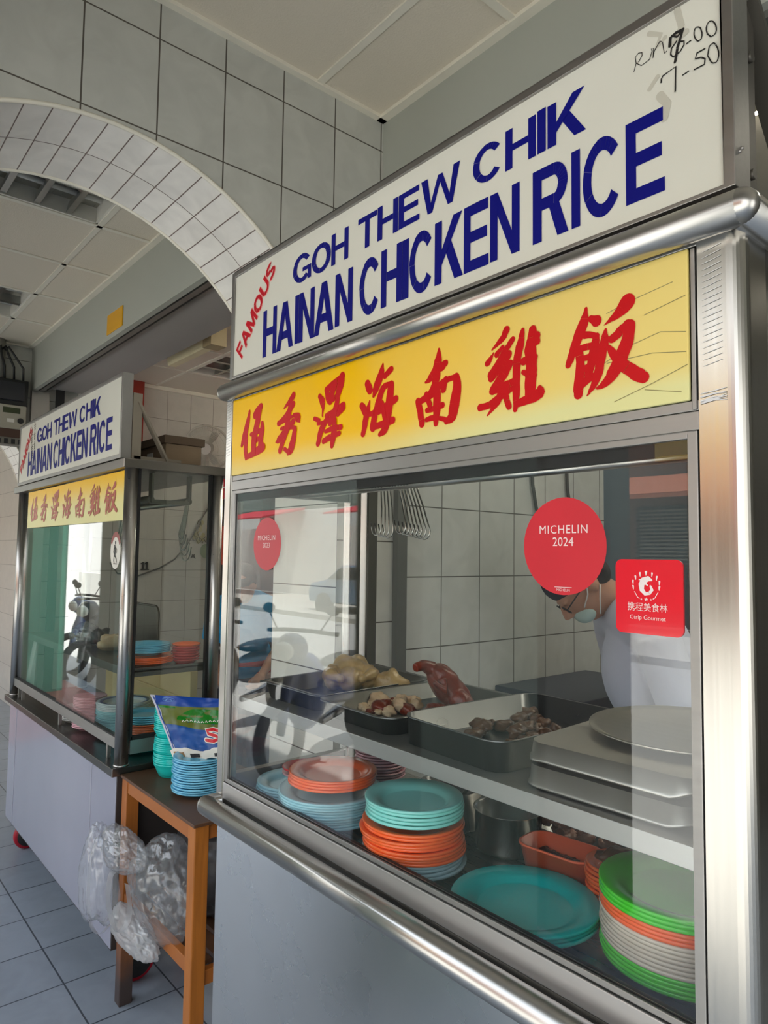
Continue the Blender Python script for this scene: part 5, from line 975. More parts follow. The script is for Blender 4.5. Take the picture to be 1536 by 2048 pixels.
for i in range(20): piece((0.62 + rs.random() * .15, 0.375 + rs.random() * .04, CF + .008 + rs.random() * .045), rs.uniform(.014, .022), M_minced, 'pinkish chopped meat chunk in the long steel tray', 'chunks in the long steel tray', 260 + i, 'meat_chunk')

# ================================================================== S-hooks on the pipes
M_hook = metal('hook_wire', (198, 196, 188), 0.2); M_hookdk = metal('dull_hook', (112, 110, 100), 0.4)
def s_hook(x, y, z, lean, drop, m, label, group, side=1, r=0.0022, jr=0.016, turn=0.0):
    """long wire hook slung over a pipe whose top is at z"""
    R = Matrix.Rotation(turn, 3, 'Z')
    pts = [Vector((0, 0.013 * math.cos(a), 0.013 * math.sin(a))) for a in [PI * .05 * q for q in range(0, 21, 2)]]
    pts = [Vector((0, -0.012, -0.004))] + [Vector((0, -0.012 * math.cos(t * PI / 8), 0.012 * math.sin(t * PI / 8))) for t in range(9)] + [Vector((lean * .5, 0.010, -drop * .5)), Vector((lean, 0.004, -drop))]
    e = pts[-1]
    pts += [e + Vector((side * jr * (1 - math.cos(t * PI / 7)), 0, -jr * math.sin(t * PI / 7))) for t in range(1, 8)] + [e + Vector((side * jr * 2.2, 0, 0.012))]
    b = MB(); b.tube([R @ p + Vector((x, y, z)) for p in pts], r, 8)
    return tag(b.build('s_hook', m, None, at=(x, y, z)), label, 'hook', group)
for i in range(4): s_hook(0.315 + i * 0.010, 0.2, 1.6485, 0.012 + i * .003, 0.088 + i * .002, M_hook, 'wire meat hook in the left bunch of the display case', 'left bunch of hooks in the case', -1, 0.0016)
for i in range(7): s_hook(0.372 + i * 0.009, 0.2, 1.6485, 0.034 + i * .003, 0.086 + i * .002, M_hook, 'wire meat hook in the right bunch of the display case', 'right bunch of hooks in the case', -1, 0.0018)
for i in range(6): s_hook(-1.235 - i * 0.030, 0.25, 1.696, -0.040, 0.125 + i * 0.004, M_hookdk, 'dull hook in the bunch behind the oval sticker', 'left bunch of hooks in the left stall', 1, 0.003, 0.030)
for i in range(5): s_hook(-1.120 + i * 0.006, 0.40, 1.696, -0.040, 0.12 + i * 0.016, M_hookdk, 'dull hook in the bunch beside the corner post', 'right bunch of hooks in the left stall', 1, 0.0032, 0.022 + i * 0.005)

# ================================================================== other things in and on the left stall
b = MB(); b.prism([(a, 0.432, c) for a, c in rrect(-1.86, -1.405, 1.083, 1.272, 0.035)], (0, 0.006, 0)); b.tube([(a, 0.434, c) for a, c in rrect(-1.86, -1.405, 1.083, 1.272, 0.035)], 0.005, 8, closed=True)
tag(b.build('serving_tray', metal('dark_tray', (92, 84, 76), 0.42), None, at=(-1.63, 0.436, 1.083)), 'dark metal tray standing upright at the back of left shelf', 'tray')
b = MB(); b.box(-2.0, -1.06, 0.425, 0.455, 0.765, 1.045); b.box(-2.0, -1.06, 0.421, 0.425, 0.93, 0.94)
tag(b.build('cutting_board', mat('tan_board', (206, 184, 130), 0.55, var=0.1, scale=5), None, at=(-1.5, 0.44, 0.765), bevel=0.003), 'large tan board standing under the left stall shelf', 'board')
bx = thing('cardboard_box', 'brown box with white label on the roof of left stall', 'box', (-1.32, 0.40, 1.83))
b = MB(); b.box(-1.50, -1.14, 0.33, 0.48, 1.831, 1.93); b.build('carton', mat('brown_carton', (150, 128, 102), 0.75, var=0.06), bx, 0.002)
b = MB(); b.box(-1.51, -1.13, 0.32, 0.49, 1.93, 1.962); b.build('lid', mat('dark_carton', (104, 86, 68), 0.75), bx, 0.002)
b = MB(); b.box(-1.325, -1.265, 0.3285, 0.33, 1.872, 1.905); b.build('label', mat('paper_white', (232, 230, 222), 0.7), bx)
piece((-1.55, 0.30, SH), .055, M_flesh, 'pale chicken lying on the left stall shelf', None, 400, 'chicken_half', (1.3, .8, .7))
piece((-1.72, 0.30, SH), .05, M_liver, 'dark roast meat lying on the left stall shelf', None, 401, 'roast_meat', (1.3, .8, .8))
b = MB(); crumple(b, (-1.80, 0.26, SH + 0.045), 0.10, 0.05, 0.045, 8.8, amp=.4); tag(b.build('plastic_wrap', M_film, None), 'crumpled clear plastic wrap on the left stall shelf', 'plastic wrap')
b = MB(); vs = []
for j in range(25):
    for i in range(9):
        u, v = i / 8, j / 24; w_ = .16 * (0.35 + .65 * v) * (0.8 + .2 * math.sin(v * 5))
        vs.append((-2.30 + (u - .5) * w_ - .06 * v, 0.175 + 0.012 * math.sin(u * 9 + v * 3) * (0.4 + v), 1.075 - 0.27 * v + .012 * math.sin(u * 7)))
b.add(vs, [(j * 9 + i, j * 9 + i + 1, j * 9 + i + 10, j * 9 + i + 9) for j in range(24) for i in range(8)], True)
tag(b.build('plastic_sheet', M_film2, None), 'white plastic bag hanging inside the left stall by its far post', 'plastic bag')
# ------------------------------------------------------------------ ceiling lights
M_lampwhite = mat('lamp_white', (232, 228, 216), 0.5)
M_tube = emit('lit_tube', (255, 248, 232), 24.0)
M_tube_off = mat('unlit_tube', (226, 226, 222), 0.3)
M_reflector = metal('louvre_reflector', (206, 206, 200), 0.28)
def troffer(name, label, x0, x1, y0, y1, z, nx, ny, lit, group=None):
    """recessed box light with a V-blade louvre, hung flush in the ceiling boards at height z"""
    t = thing(name, label, 'ceiling light', ((x0 + x1) / 2, (y0 + y1) / 2, z), group); z += 0.074
    b = MB()
    b.box(x0, x1, y0, y0 + 0.012, z - 0.075, z); b.box(x0, x1, y1 - 0.012, y1, z - 0.075, z); b.box(x0, x0 + 0.012, y0, y1, z - 0.075, z); b.box(x1 - 0.012, x1, y0, y1, z - 0.075, z)
    b.build('housing', M_lampwhite, t)
    b = MB(); b.box(x0 + .012, x1 - .012, y0 + .012, y1 - .012, z - 0.006, z - 0.003); b.build('reflector', M_reflector, t)
    for k in range(nx):
        xc = x0 + (x1 - x0) * (k + 0.5) / nx
        b = MB(); b.cyl((xc, y0 + 0.03, z - 0.03), (xc, y1 - 0.03, z - 0.03), 0.013, n=12); b.build('tube_lamp', M_tube if lit else M_tube_off, t)
    b = MB()
    for k in range(1, nx):
        xc = x0 + (x1 - x0) * k / nx
        b.prism([(xc - 0.018, y0, z - 0.072), (xc + 0.018, y0, z - 0.072), (xc + 0.003, y0, z - 0.02), (xc - 0.003, y0, z - 0.02)], (0, y1 - y0, 0))
    for k in range(1, ny):
        yk = y0 + (y1 - y0) * k / ny
        b.prism([(x0, yk - 0.012, z - 0.070), (x0, yk + 0.012, z - 0.070), (x0, yk + 0.002, z - 0.02), (x0, yk - 0.002, z - 0.02)], (x1 - x0, 0, 0))
    b.build('louvre', M_reflector, t); return t
# ================================================================== lights
troffer('ceiling_light', 'long louvred light in the ceiling boards just beyond the arch', -1.745, -1.465, -0.955, 0.225, 3.0, 1, 9, False, 'louvred lights beyond the arch')
troffer('ceiling_light', 'square-louvred light in the ceiling above the electricity meter', -3.41, -2.88, -0.955, 0.225, 3.0, 2, 8, False, 'louvred lights beyond the arch')
troffer('ceiling_light', 'louvred light in the left shop ceiling beside the white signboard edge', -3.38, -2.82, 1.43, 2.63, 2.86, 3, 6, False)
troffer('ceiling_light', 'unseen lit light added deep in the left shop', -1.95, -1.45, 2.2, 3.4, 2.86, 3, 6, True)  # out of view, added to brighten the left shop walls
bt = thing('batten_light', 'unlit cream plastic batten light under the left shop ceiling', 'light', (-2.72, 1.12, 2.85))
b = MB(); b.prism([(-2.90, 1.045, 2.79), (-2.90, 1.125, 2.79), (-2.90, 1.11, 2.735), (-2.90, 1.06, 2.735)], (0.56, 0, 0)); b.build('diffuser', mat('cream_plastic', (226, 214, 176), 0.4), bt)
b = MB(); b.box(-2.34, -2.23, 1.035, 1.135, 2.725, 2.86); b.box(-2.90, -2.34, 1.07, 1.10, 2.79, 2.86); b.build('end_cap', mat('tan_plastic', (170, 152, 116), 0.5), bt)
def tube_light(name, label, x0, x1, y, z, group):
    t = thing(name, label, 'light', ((x0 + x1) / 2, y, z), group)
    b = MB(); b.box(x0, x1, y - 0.03, y + 0.03, z - 0.03, z); b.build('fitting', M_lampwhite, t)
    b = MB(); b.cyl((x0 + .03, y, z - 0.052), (x1 - .03, y, z - 0.052), 0.016, n=14); b.build('tube_lamp', M_tube, t)
    b = MB(); b.box(x0, x0 + .02, y - .02, y + .02, z - .075, z - .03); b.box(x1 - .02, x1, y - .02, y + .02, z - .075, z - .03); b.build('lamp_holder', M_lampwhite, t)
tube_light('tube_light', 'lit tube light on the shop ceiling at upper right edge', 0.55, 1.75, 1.50, 2.985, 'lit tube lights in the shop')
tube_light('tube_light', 'unseen tube light added behind the beam to brighten the left shop', -3.5, -2.3, 2.9, 2.845, 'added tube lights in the left shop')  # extra lamp kept out of view, lifts the left shop walls
tube_light('tube_light', 'unseen tube light added near the front of the left shop', -1.9, -0.9, 1.6, 2.845, 'added tube lights in the left shop')  # added fill lamp for the left shop, never in view
tube_light('tube_light', 'unseen tube light added near the shop front to brighten the case', 0.2, 1.3, 1.16, 2.985, 'lit tube lights in the shop')  # added lamp, unseen, brings more light into the display case
tube_light('tube_light', 'unseen tube light added deep in the shop', 0.6, 1.8, 3.2, 2.985, 'lit tube lights in the shop')  # unseen lamp added to light the rear of the shop
b = MB(); b.box(0.3, 2.2, 1.24, 1.30, 2.80, 2.99); tag(b.build('ceiling_beam', mat('cream_beam', (190, 178, 150), 0.6), None), 'cream beam under the shop ceiling behind the signboard end', 'beam')

# ================================================================== walls: meter, plate, decals, wire, fan
mt = thing('electricity_meter', 'electricity meter and black switch boxes on the far tiled wall', 'meter', (-4.03, 0.28, 2.25))
M_blk = mat('black_plastic', (26, 27, 28), 0.45); M_meter = mat('meter_grey', (168, 164, 148), 0.5); M_brn = mat('brown_bakelite', (72, 48, 36), 0.5)
b = MB(); b.box(-4.05, -3.93, 0.05, 0.46, 2.53, 2.715); b.build('switch_box', M_blk, mt, 0.004)
b = MB(); b.box(-3.93, -3.90, 0.08, 0.24, 2.56, 2.69); b.box(-3.93, -3.90, 0.27, 0.43, 2.56, 2.69); b.build('breaker', mat('dark_breaker', (38, 40, 46), 0.4), mt, 0.004)
b = MB(); b.box(-4.05, -3.92, 0.02, 0.45, 2.36, 2.53); b.build('meter_case', M_meter, mt, 0.005)
b = MB(); b.box(-3.921, -3.918, 0.30, 0.41, 2.47, 2.51); b.build('display', mat('lcd_green', (64, 72, 48), 0.2), mt)
b = MB(); b.cyl((-3.921, 0.415, 2.42), (-3.914, 0.415, 2.42), 0.020, n=18); b.build('dial', M_blk, mt)
b = MB(); b.box(-3.9205, -3.918, 0.33, 0.375, 2.405, 2.43); b.build('nameplate', mat('plate_white', (220, 218, 210), 0.5), mt)
b = MB(); b.box(-4.05, -3.93, 0.02, 0.45, 2.30, 2.36); b.build('terminal_cover', M_brn, mt)
b = MB(); b.box(-4.05, -3.94, 0.02, 0.45, 2.25, 2.30); b.build('terminal_strip', mat('strip_grey', (120, 116, 106), 0.5), mt)
b = MB()
for k in range(9): b.box(-3.94, -3.936, 0.05 + k * .045, 0.075 + k * .045, 2.255, 2.29)
b.build('terminal', M_blk, mt)
b = MB(); b.cyl((-4.0, 0.26, 2.71), (-4.0, 0.26, 3.0), 0.055, n=20); tag(b.build('conduit', mat('grey_conduit', (150, 148, 140), 0.5), None), 'grey pipe above the meter on the far wall', 'pipe')
for k, (y0, y1) in enumerate([(0.20, 0.22), (0.25, 0.30), (0.28, 0.36), (0.30, 0.42)]):
    b = MB(); b.tube([(-3.95, y0, 2.92), (-3.93, y0 + .02, 2.94), (-3.92, (y0 + y1) / 2, 2.88), (-3.93, y1, 2.80), (-3.94, y1 + .005, 2.71)], 0.008, 8)
    tag(b.build('cable', M_blk, None), ('leftmost', 'second', 'third', 'rightmost')[k] + ' black cable looping into the meter box', 'cable', 'cables over the meter')
yp_ = thing('number_plate', 'small yellow plate on the grey beam above the left stall', 'sign', (-2.28, 0.5, 2.70))
b = MB(); b.box(-2.40, -2.165, 0.494, 0.50, 2.695, 2.805); b.build('plate', mat('yellow_plate', (228, 168, 26), 0.4), yp_, 0.002)
text_mesh('lettering', '23A', 0.07, mat('worn_yellow', (206, 140, 20), 0.5), yp_, (-2.282, 0.4935, 2.727), (1, 0, 0), (0, 0, 1)) if False else None
b = MB(); b.box(-4.0, -3.93, 1.205, 1.30, 2.0, 2.86); tag(b.build('red_duct', mat('red_paint_duct', (150, 40, 22), 0.5), None), 'red square duct on the far wall behind the left signboard', 'duct')
# wall fan
fn = thing('wall_fan', 'cream wall fan with round wire cage above the left stall', 'fan', (-3.98, 1.93, 2.30))
ax = Vector((0.80, -0.55, -0.22)).normalized(); fc = Vector((-3.80, 1.785, 2.365)); fu = ax.orthogonal().normalized(); fv = ax.cross(fu)
M_cage = mat('fan_cream', (206, 200, 186), 0.4); M_fan2 = mat('fan_blade', (188, 186, 176), 0.35)
Pf = lambda r, a, d: fc + fu * r * math.cos(a) + fv * r * math.sin(a) + ax * d
FR = 0.185
b = MB(); b.tube([Pf(FR, 2 * PI * i / 48, 0) for i in range(48)], 0.009, 8, closed=True)
for r, d in ((FR * .82, .035), (FR * .55, .055)): b.tube([Pf(r, 2 * PI * i / 40, d) for i in range(40)], 0.0022, 6, closed=True)
for i in range(84):
    a = 2 * PI * i / 84; b.tube([Pf(.045, a, .062), Pf(FR * .55, a + .05, .055), Pf(FR * .85, a + .08, .035), Pf(FR, a + .1, 0), Pf(FR * .85, a + .1, -.05)], 0.0015, 4, caps=False)
b.build('cage', M_cage, fn)
b = MB(); b.cyl(Pf(0, 0, .055), Pf(0, 0, .068), 0.045, n=24); b.build('badge', mat('fan_badge', (214, 208, 196), 0.35), fn)
for k in range(3):
    a0 = k * 2 * PI / 3 + .4; b = MB(); vs = []
    for j in range(8):
        r = .03 + (FR * .84 - .03) * j / 7; wd = .55 * (0.55 + .45 * math.sin(j / 7 * PI))
        for q in range(5): vs.append(Pf(r, a0 + wd * (q / 4 - .5), .012 * (q / 4 - .5) * 2))
    b.add(vs, [(j * 5 + q, j * 5 + q + 1, j * 5 + q + 6, j * 5 + q + 5) for j in range(7) for q in range(4)], True); b.build('blade', M_fan2, fn)
b = MB(); b.cyl(Pf(0, 0, -.03), Pf(0, 0, -.15), 0.055, 0.045, n=20); b.bar(Pf(0, 0, -.12), (-3.99, 1.88, 2.25), 0.03, 0.05); b.box(-4.0, -3.97, 1.80, 1.96, 2.15, 2.33); b.build('motor', M_cage, fn)
# wire, number and flower decal on the left shop wall
b = MB(); b.tube([(-3.985, 1.99, 2.02), (-3.985, 1.87, 1.83), (-3.985, 1.72, 1.56), (-3.985, 1.62, 1.45), (-3.985, 1.49, 1.375), (-3.985, 1.32, 1.315), (-3.985, 1.16, 1.335), (-3.985, 1.10, 1.42)], 0.006, 8); tag(b.build('wall_wire', mat('grey_wire', (104, 100, 92), 0.5), None), 'grey wire sagging along the tiled wall behind left stall', 'wire')
nb = MB()
for y_ in (1.362, 1.395): nb.box(-4.0, -3.99, y_ - .007, y_ + .007, 1.365, 1.425); nb.box(-4.0, -3.9895, y_ - .015, y_ + .015, 1.36, 1.370); nb.box(-4.0, -3.9895, y_ - .016, y_ + .0, 1.408, 1.418)
nm = nb.build('house_number', mat('black_numeral', (40, 36, 32), 0.5), None); tag(nm, 'black number 11 stuck on the left shop wall tiles', 'number')
dc = thing('wall_decal', 'flower vase decal with a butterfly on the left shop wall', 'wall decal', (-3.995, 1.86, 1.5))
PW = lambda a, c: (-3.994, a, c)
mb = MB(); disc(mb, 1.90, 1.52, 0.055, 0.062, PW); mb.build('vase', mat('decal_vase', (156, 166, 140), 0.6), dc)
rs = random.Random(4)
mb = MB()
for k in range(22): disc(mb, 1.87 + rs.uniform(-.075, .075), 1.63 + rs.uniform(-.05, .14), rs.uniform(.010, .022), rs.uniform(.012, .024), PW, 8)
stagger(mb, 4e-6, 0).build('flowers', mat('decal_flower', (196, 184, 142), 0.6), dc)
mb = MB()
for k in range(16):
    a, c = 1.87 + rs.uniform(-.07, .07), 1.60 + rs.uniform(-.03, .14); ribbon(mb, [(a, c, .004), (a + rs.uniform(-.02, .02), c + .03, .008), (a + rs.uniform(-.03, .03), c + .05, .002)], lambda p, q: (-3.9935, p, q))
stagger(mb, 4e-6, 0).build('leaves', mat('decal_leaf', (104, 96, 66), 0.6), dc)
mb = MB(); ribbon(mb, [(1.765, 1.46, .004), (1.78, 1.475, .022), (1.80, 1.49, .004)], PW); ribbon(mb, [(1.775, 1.49, .004), (1.79, 1.475, .020), (1.805, 1.455, .004)], PW); stagger(mb, 4e-6, 0).build('butterfly', mat('decal_dark', (58, 46, 36), 0.6), dc)
b = MB(); b.ball((-3.99, 1.93, 1.93), 0.022); tag(b.build('wall_hook', mat('white_knob', (230, 228, 222), 0.4), None), 'small white round hook on the left shop wall', 'hook')
# wires hanging on the side wall of the main shop
for k, (y0, dy) in enumerate(((1.52, .0), (1.76, .0))):
    b = MB(); b.tube([(-0.29, y0, 2.05), (-0.285, y0 + .005, 1.80), (-0.285, y0 + .03, 1.70), (-0.285, y0 + .10, 1.60), (-0.285, 1.80, 1.56)], 0.007, 8); tag(b.build('wall_wire', mat('dark_wire%d' % k, (60, 60, 56), 0.5), None), ('left', 'right')[k] + ' of two dark wires on the wall above the large round sticker', 'wire', 'wires on the shop side wall')
b = MB(); b.box(-0.29, 0.10, 1.30, 1.90, 0, 1.015); tag(b.build('cupboard', mat('navy_cupboard', (52, 58, 72), 0.45), None, bevel=0.004), 'dark navy cupboard against the side wall behind the case', 'cupboard')
b = MB(); b.box(2.2, 3.2, 3.6, 4.2, 0, 1.9); tag(b.build('steel_cupboard', mat('dim_steel', (96, 98, 96), 0.4), None), 'grey cupboard at the back of the shop', 'cupboard')
# drinks fridge between the posts
fr = thing('drinks_fridge', 'tall drinks fridge with red header seen between the two stalls', 'fridge', (-2.75, 2.0, 0))
b = MB(); b.box(-3.24, -2.60, 1.62, 2.25, 0.0, 1.90); b.build('cabinet', mat('fridge_black', (34, 28, 28), 0.4), fr, 0.005)
b = MB(); b.box(-3.24, -2.60, 1.60, 2.25, 1.90, 2.08); b.build('header', mat('fridge_red', (196, 18, 32), 0.35), fr, 0.004)
mb = MB(); ribbon(mb, [(-3.225 + .03 * i, 2.00 + .022 * math.sin(i * 1.3), .010) for i in range(18)], lambda a, c: (a, 1.598, c)); stagger(mb).build('script', mat('script_white', (236, 232, 228), 0.5), fr)
b = MB(); b.box(-3.23, -2.90, 1.612, 1.62, 1.42, 1.70); b.build('poster', mat('poster_red', (196, 70, 40), 0.4), fr)
for k in range(4):
    b = MB(); b.box(-3.21, -2.63, 1.615, 1.62, 0.25 + k * .28, 0.27 + k * .28); b.build('rack', M_alu, fr)

# ================================================================== people
M_skin = mat('skin', (186, 138, 112), 0.5, sss=0.15); M_hair = mat('black_hair', (26, 24, 26), 0.55, bump=0.3, bscale=300)
def person(base, heading, label, shirt_col, trouser_col, bend=0.0, cap=None, glasses=False, mask=False, arms='work', stripe=None, h=1.0):
    p = thing('person', label, 'person', (base[0], base[1], 0))
    F = Vector((math.cos(heading), math.sin(heading), 0)); Rr = Vector((F.y, -F.x, 0))
    def P(f, r, z): return Vector((base[0], base[1], 0)) + F * f * h + Rr * r * h + Vector((0, 0, z * h))
    cb, sb_ = math.cos(bend), math.sin(bend)
    def Q(f, r, z):      # upper body hinges at the hips
        f0, z0 = -0.02, 0.92; df, dz = f - f0, z - z0
        return P(f0 + df * cb + dz * sb_, r, z0 - df * sb_ + dz * cb)
    hb = bend + (0.55 if bend > .1 else 0.1); hc = (0.03, 1.60)
    def H(f, r, z):      # head hinges again at the neck
        c2, s2 = math.cos(hb - bend), math.sin(hb - bend); z0 = 1.47; df, dz = f - 0.0, z - z0
        return Q(df * c2 + dz * s2, r, z0 - df * s2 + dz * c2)
    hv = H(0.10, 0, 1.60) - H(0, 0, 1.60)
    ang = math.asin(max(-1, min(1, -hv.normalized().z)))
    HR = Matrix((tuple(hv.normalized()), tuple(Rr), tuple((hv.normalized()).cross(Rr) * -1))).transposed()
    b = MB()
    # head: skull, face wedge, jaw, nose, brow, ears, neck
    b.ball(H(-.005, 0, 1.645), .098, .076, .100, 20, 14, R=HR); b.ball(H(.035, 0, 1.600), .066, .062, .090, 18, 12, R=HR); b.ball(H(.058, 0, 1.545), .036, .040, .036, 16, 10, R=HR)
    b.tube([H(.098, 0, 1.635), H(.122, 0, 1.598), H(.100, 0, 1.588)], [.010, .015, .012], 10); b.ball(H(.092, 0, 1.560), .012, .026, .010, 12, 8, R=HR)
    for q in (1, -1): b.ball(H(-.005, q * .078, 1.605), .020, .009, .033, 12, 10, R=HR); b.ball(H(.088, q * .03, 1.640), .012, .024, .010, 10, 8, R=HR)
    b.tube([Q(-.01, 0, 1.40), H(-.005, 0, 1.50), H(-.005, 0, 1.60)], [.068, .056, .058], 16)
    # torso and limbs
    b.ball(Q(0, 0, 1.02), .105, .150, .14, 18, 12); b.ball(Q(0.01, 0, 1.26), .115, .165, .19, 18, 12); b.ball(P(-.02, 0, .92), .115, .158, .12, 18, 12)
    b.tube([Q(0, -.19, 1.39), Q(0, 0, 1.42), Q(0, .19, 1.39)], [.058, .07, .058], 14)
    for q in (1, -1):
        b.tube([P(0, q * .09, .90), P(.02, q * .095, .50), P(-.02, q * .095, .10), P(-.03, q * .095, .05)], [.085, .056, .038, .040], 14)
        b.tube([P(-.05, q * .097, .035), P(.06, q * .10, .03), P(.16, q * .105, .022)], [.034, .036, .024], 12)
        if arms == 'work': sh, el, wr = Q(0, q * .195, 1.385), Q(.06, q * .235, 1.12), Q(.26, q * .14, 1.02)
        else: sh, el, wr = Q(0, q * .195, 1.385), Q(-.02, q * .235, 1.10), Q(.05, q * .235, .86)
        b.tube([sh, sh.lerp(el, .5), el, el.lerp(wr, .4), wr], [.052, .044, .036, .034, .024], 14)
        d = (wr - el).normalized(); side = d.cross(Vector((0, 0, 1))).normalized() if abs(d.z) < .95 else F; side2 = d.cross(side)
        palm = wr + d * .055; b.ball(wr.lerp(palm, .6), .034, .034, .034, 12, 8); b.ball(palm, .036, .036, .030, 12, 8)
        for k in range(4):
            o0 = palm + side * (k - 1.5) * .019 + d * .018; ln = (.066, .078, .072, .056)[k]
            b.tube([o0, o0 + d * ln * .5 - side2 * .006, o0 + d * ln * .8 - side2 * .022, o0 + d * ln * .9 - side2 * .036], [.0105, .0095, .009, .008], 8)
        o0 = wr + d * .025 - side * q * .03; b.tube([o0, o0 + d * .03 - side * q * .018, o0 + d * .058 - side * q * .016 - side2 * .01], [.012, .0105, .009], 8)
    remesh(b.build('body', M_skin, p), 0.0075, 3)
    # clothes
    b = MB(); b.ball(Q(0, 0, 1.02), .120, .166, .16, 20, 14); b.ball(Q(0.01, 0, 1.26), .130, .180, .20, 20, 14); b.ball(P(-.02, 0, .92), .130, .172, .10, 20, 14)
    b.tube([Q(0, -.19, 1.39), Q(-.005, -.07, 1.43), Q(-.005, .07, 1.43), Q(0, .19, 1.39)], [.068, .082, .082, .068], 16)
    for q in (1, -1):
        sh = Q(0, q * .195, 1.385); el = Q(.06, q * .235, 1.12) if arms == 'work' else Q(-.02, q * .235, 1.10)
        b.tube([sh, sh.lerp(el, .55), sh.lerp(el, .80)], [.068, .066, .064], 16)
    s_ = remesh(b.build('shirt', mat('shirt_%d_%d_%d' % shirt_col, shirt_col, 0.8, var=0.05, bump=0.2, bscale=30), p), 0.010, 4)
    if stripe:
        b = MB(); b.ball(P(-.02, 0, .93), .138, .180, .075, 20, 12); b.ball(Q(0, 0, 0.99), .132, .176, .05, 20, 12); remesh(b.build('shirt_hem', mat('hem_red', stripe, 0.8), p), 0.010, 3)
    b = MB(); b.ball(P(-.02, 0, .88), .125, .165, .11, 18, 12)
    for q in (1, -1): b.tube([P(0, q * .085, .86), P(.02, q * .095, .50), P(-.02, q * .097, .09)], [.098, .078, .064], 16)
    remesh(b.build('trousers', mat('trousers_%d_%d_%d' % trouser_col, trouser_col, 0.85), p), 0.010, 3)
    for q in (1, -1):
        b = MB(); b.tube([P(-.07, q * .097, .035), P(.05, q * .10, .037), P(.17, q * .105, .028)], [.042, .046, .032], 14); b.build('shoe', M_blk, p)
    # hair, cap, glasses, mask
    b = MB(); b.ball(H(-.020, 0, 1.660), .092, .081, .094, 20, 14, R=HR); b.ball(H(-.045, 0, 1.605), .058, .070, .062, 16, 10, R=HR); b.ball(H(.030, 0, 1.700), .055, .062, .040, 16, 10, R=HR); remesh(b.build('hair', M_hair, p), 0.006, 2)
    if cap:
        b = MB(); b.ball(H(-.008, 0, 1.678), .102, .086, .080, 22, 14, R=HR); remesh(b.build('cap', mat('navy_cap', cap, 0.8), p), 0.006, 2)
    if glasses:
        b = MB()
        for q in (1, -1):
            cc = H(.104, q * .032, 1.622)
            b.tube([cc + (H(0, .021 * math.cos(t * PI / 8), .017 * math.sin(t * PI / 8)) - H(0, 0, 0)) for t in range(16)], .0022, 6, closed=True); b.tube([H(.104, q * .053, 1.626), H(.05, q * .073, 1.628), H(-.01, q * .080, 1.622)], .0022, 6)
        b.tube([H(.106, -.011, 1.624), H(.110, 0, 1.627), H(.106, .011, 1.624)], .0022, 6); b.build('glasses', M_blk, p)
    if mask:
        b = MB(); b.ball(H(.072, 0, 1.562), .042, .052, .038, 18, 12, R=HR); remesh(b.build('face_mask', mat('mask_green', (188, 214, 206), 0.8), p), 0.006, 2)
        b = MB()
        for q in (1, -1):
            b.tube([H(.07, q * .060, 1.585), H(.03, q * .074, 1.600), H(-.012, q * .084, 1.632)], .0022, 6); b.tube([H(.06, q * .058, 1.530), H(.02, q * .072, 1.560), H(-.016, q * .084, 1.585)], .0022, 6)
        b.build('mask_loop', mat('loop_white', (232, 232, 228), 0.7), p)
    return p
person((0.425, 1.455), math.atan2(-0.763, -0.647), 'stooping person in pale grey-blue shirt, cap, glasses and mask behind the case', (206, 212, 230), (44, 48, 60), bend=0.50, cap=(34, 40, 56), glasses=True, mask=True, h=0.97)
person((-2.36, 1.40), math.atan2(-0.6, 0.8), 'person in bright blue shirt with red hem between the two stalls', (34, 150, 206), (90, 96, 116), bend=0.30, arms='work', stripe=(206, 48, 36), h=0.86)
# ================================================================== the street in front (outside the picture, seen in the glass and steel)
MB().box(-7.2, 8.0, -15, -14, 0, 5.3).build('wall_shophouse', mat('old_brown_render', (124, 92, 76), 0.8, var=0.1), kind='structure')
MB().box(-34, -7.2, -15.5, -14.6, 3.4, 4.7).build('wall_opposite_upper', mat('grey_green_render', (128, 142, 134), 0.8), kind='structure')
b = MB(); b.prism([(-7.2, -13.99, 3.4), (-7.2, -12.4, 2.85), (-7.2, -12.4, 2.75), (-7.2, -13.99, 3.25)], (15.0, 0, 0)); tag(b.build('tiled_awning', mat('terracotta_tiles', (196, 120, 92), 0.8, bump=0.4, bscale=20), None), 'terracotta tiled awning over the shophouse across the street', 'awning')
for k in range(3):
    t = thing('shutter_window', ('left', 'middle', 'right')[k] + ' louvred shutter window of the shophouse across the street', 'window', (-5.9 + k * 2.4, -14, 1.6), 'louvred shutters across the street')
    b = MB(); b.box(-6.9 + k * 2.4, -4.9 + k * 2.4, -14.02, -13.96, 0.9, 2.7); b.build('frame', mat('dark_timber', (62, 52, 44), 0.7), t)
    b = MB()
    for q in range(20): b.box(-6.8 + k * 2.4, -5.0 + k * 2.4, -13.96, -13.93, 0.98 + q * .084, 1.02 + q * .084)
    b.build('louvre', mat('shutter_grey', (150, 146, 134), 0.7), t)
sg = thing('shop_sign', 'pale yellow shop sign over the awning across the street', 'sign', (-4.2, -13.9, 4.2))
b = MB(); b.box(-6.4, -2.0, -13.99, -13.9, 3.7, 5.1); b.build('board', mat('pale_yellow_sign', (216, 190, 96), 0.6), sg)
for nm_, x0_, x1_ in (('left', -24.5, -20.6), ('right', -16.6, -14.4)):
    aw = thing('shop_awning', nm_ + ' red awning with white valance across the street', 'awning', ((x0_ + x1_) / 2, -13, 2.6), 'red awnings across the street')
    b = MB(); b.prism([(x0_, -13.99, 3.3), (x0_, -12.0, 2.85), (x0_, -12.0, 2.80), (x0_, -13.99, 3.22)], (x1_ - x0_, 0, 0)); b.build('canvas', mat('red_canvas', (206, 44, 62), 0.8), aw)
    b = MB(); b.box(x0_, x1_, -12.03, -12.0, 2.42, 2.80); b.build('valance', mat('white_canvas', (232, 230, 224), 0.8), aw)
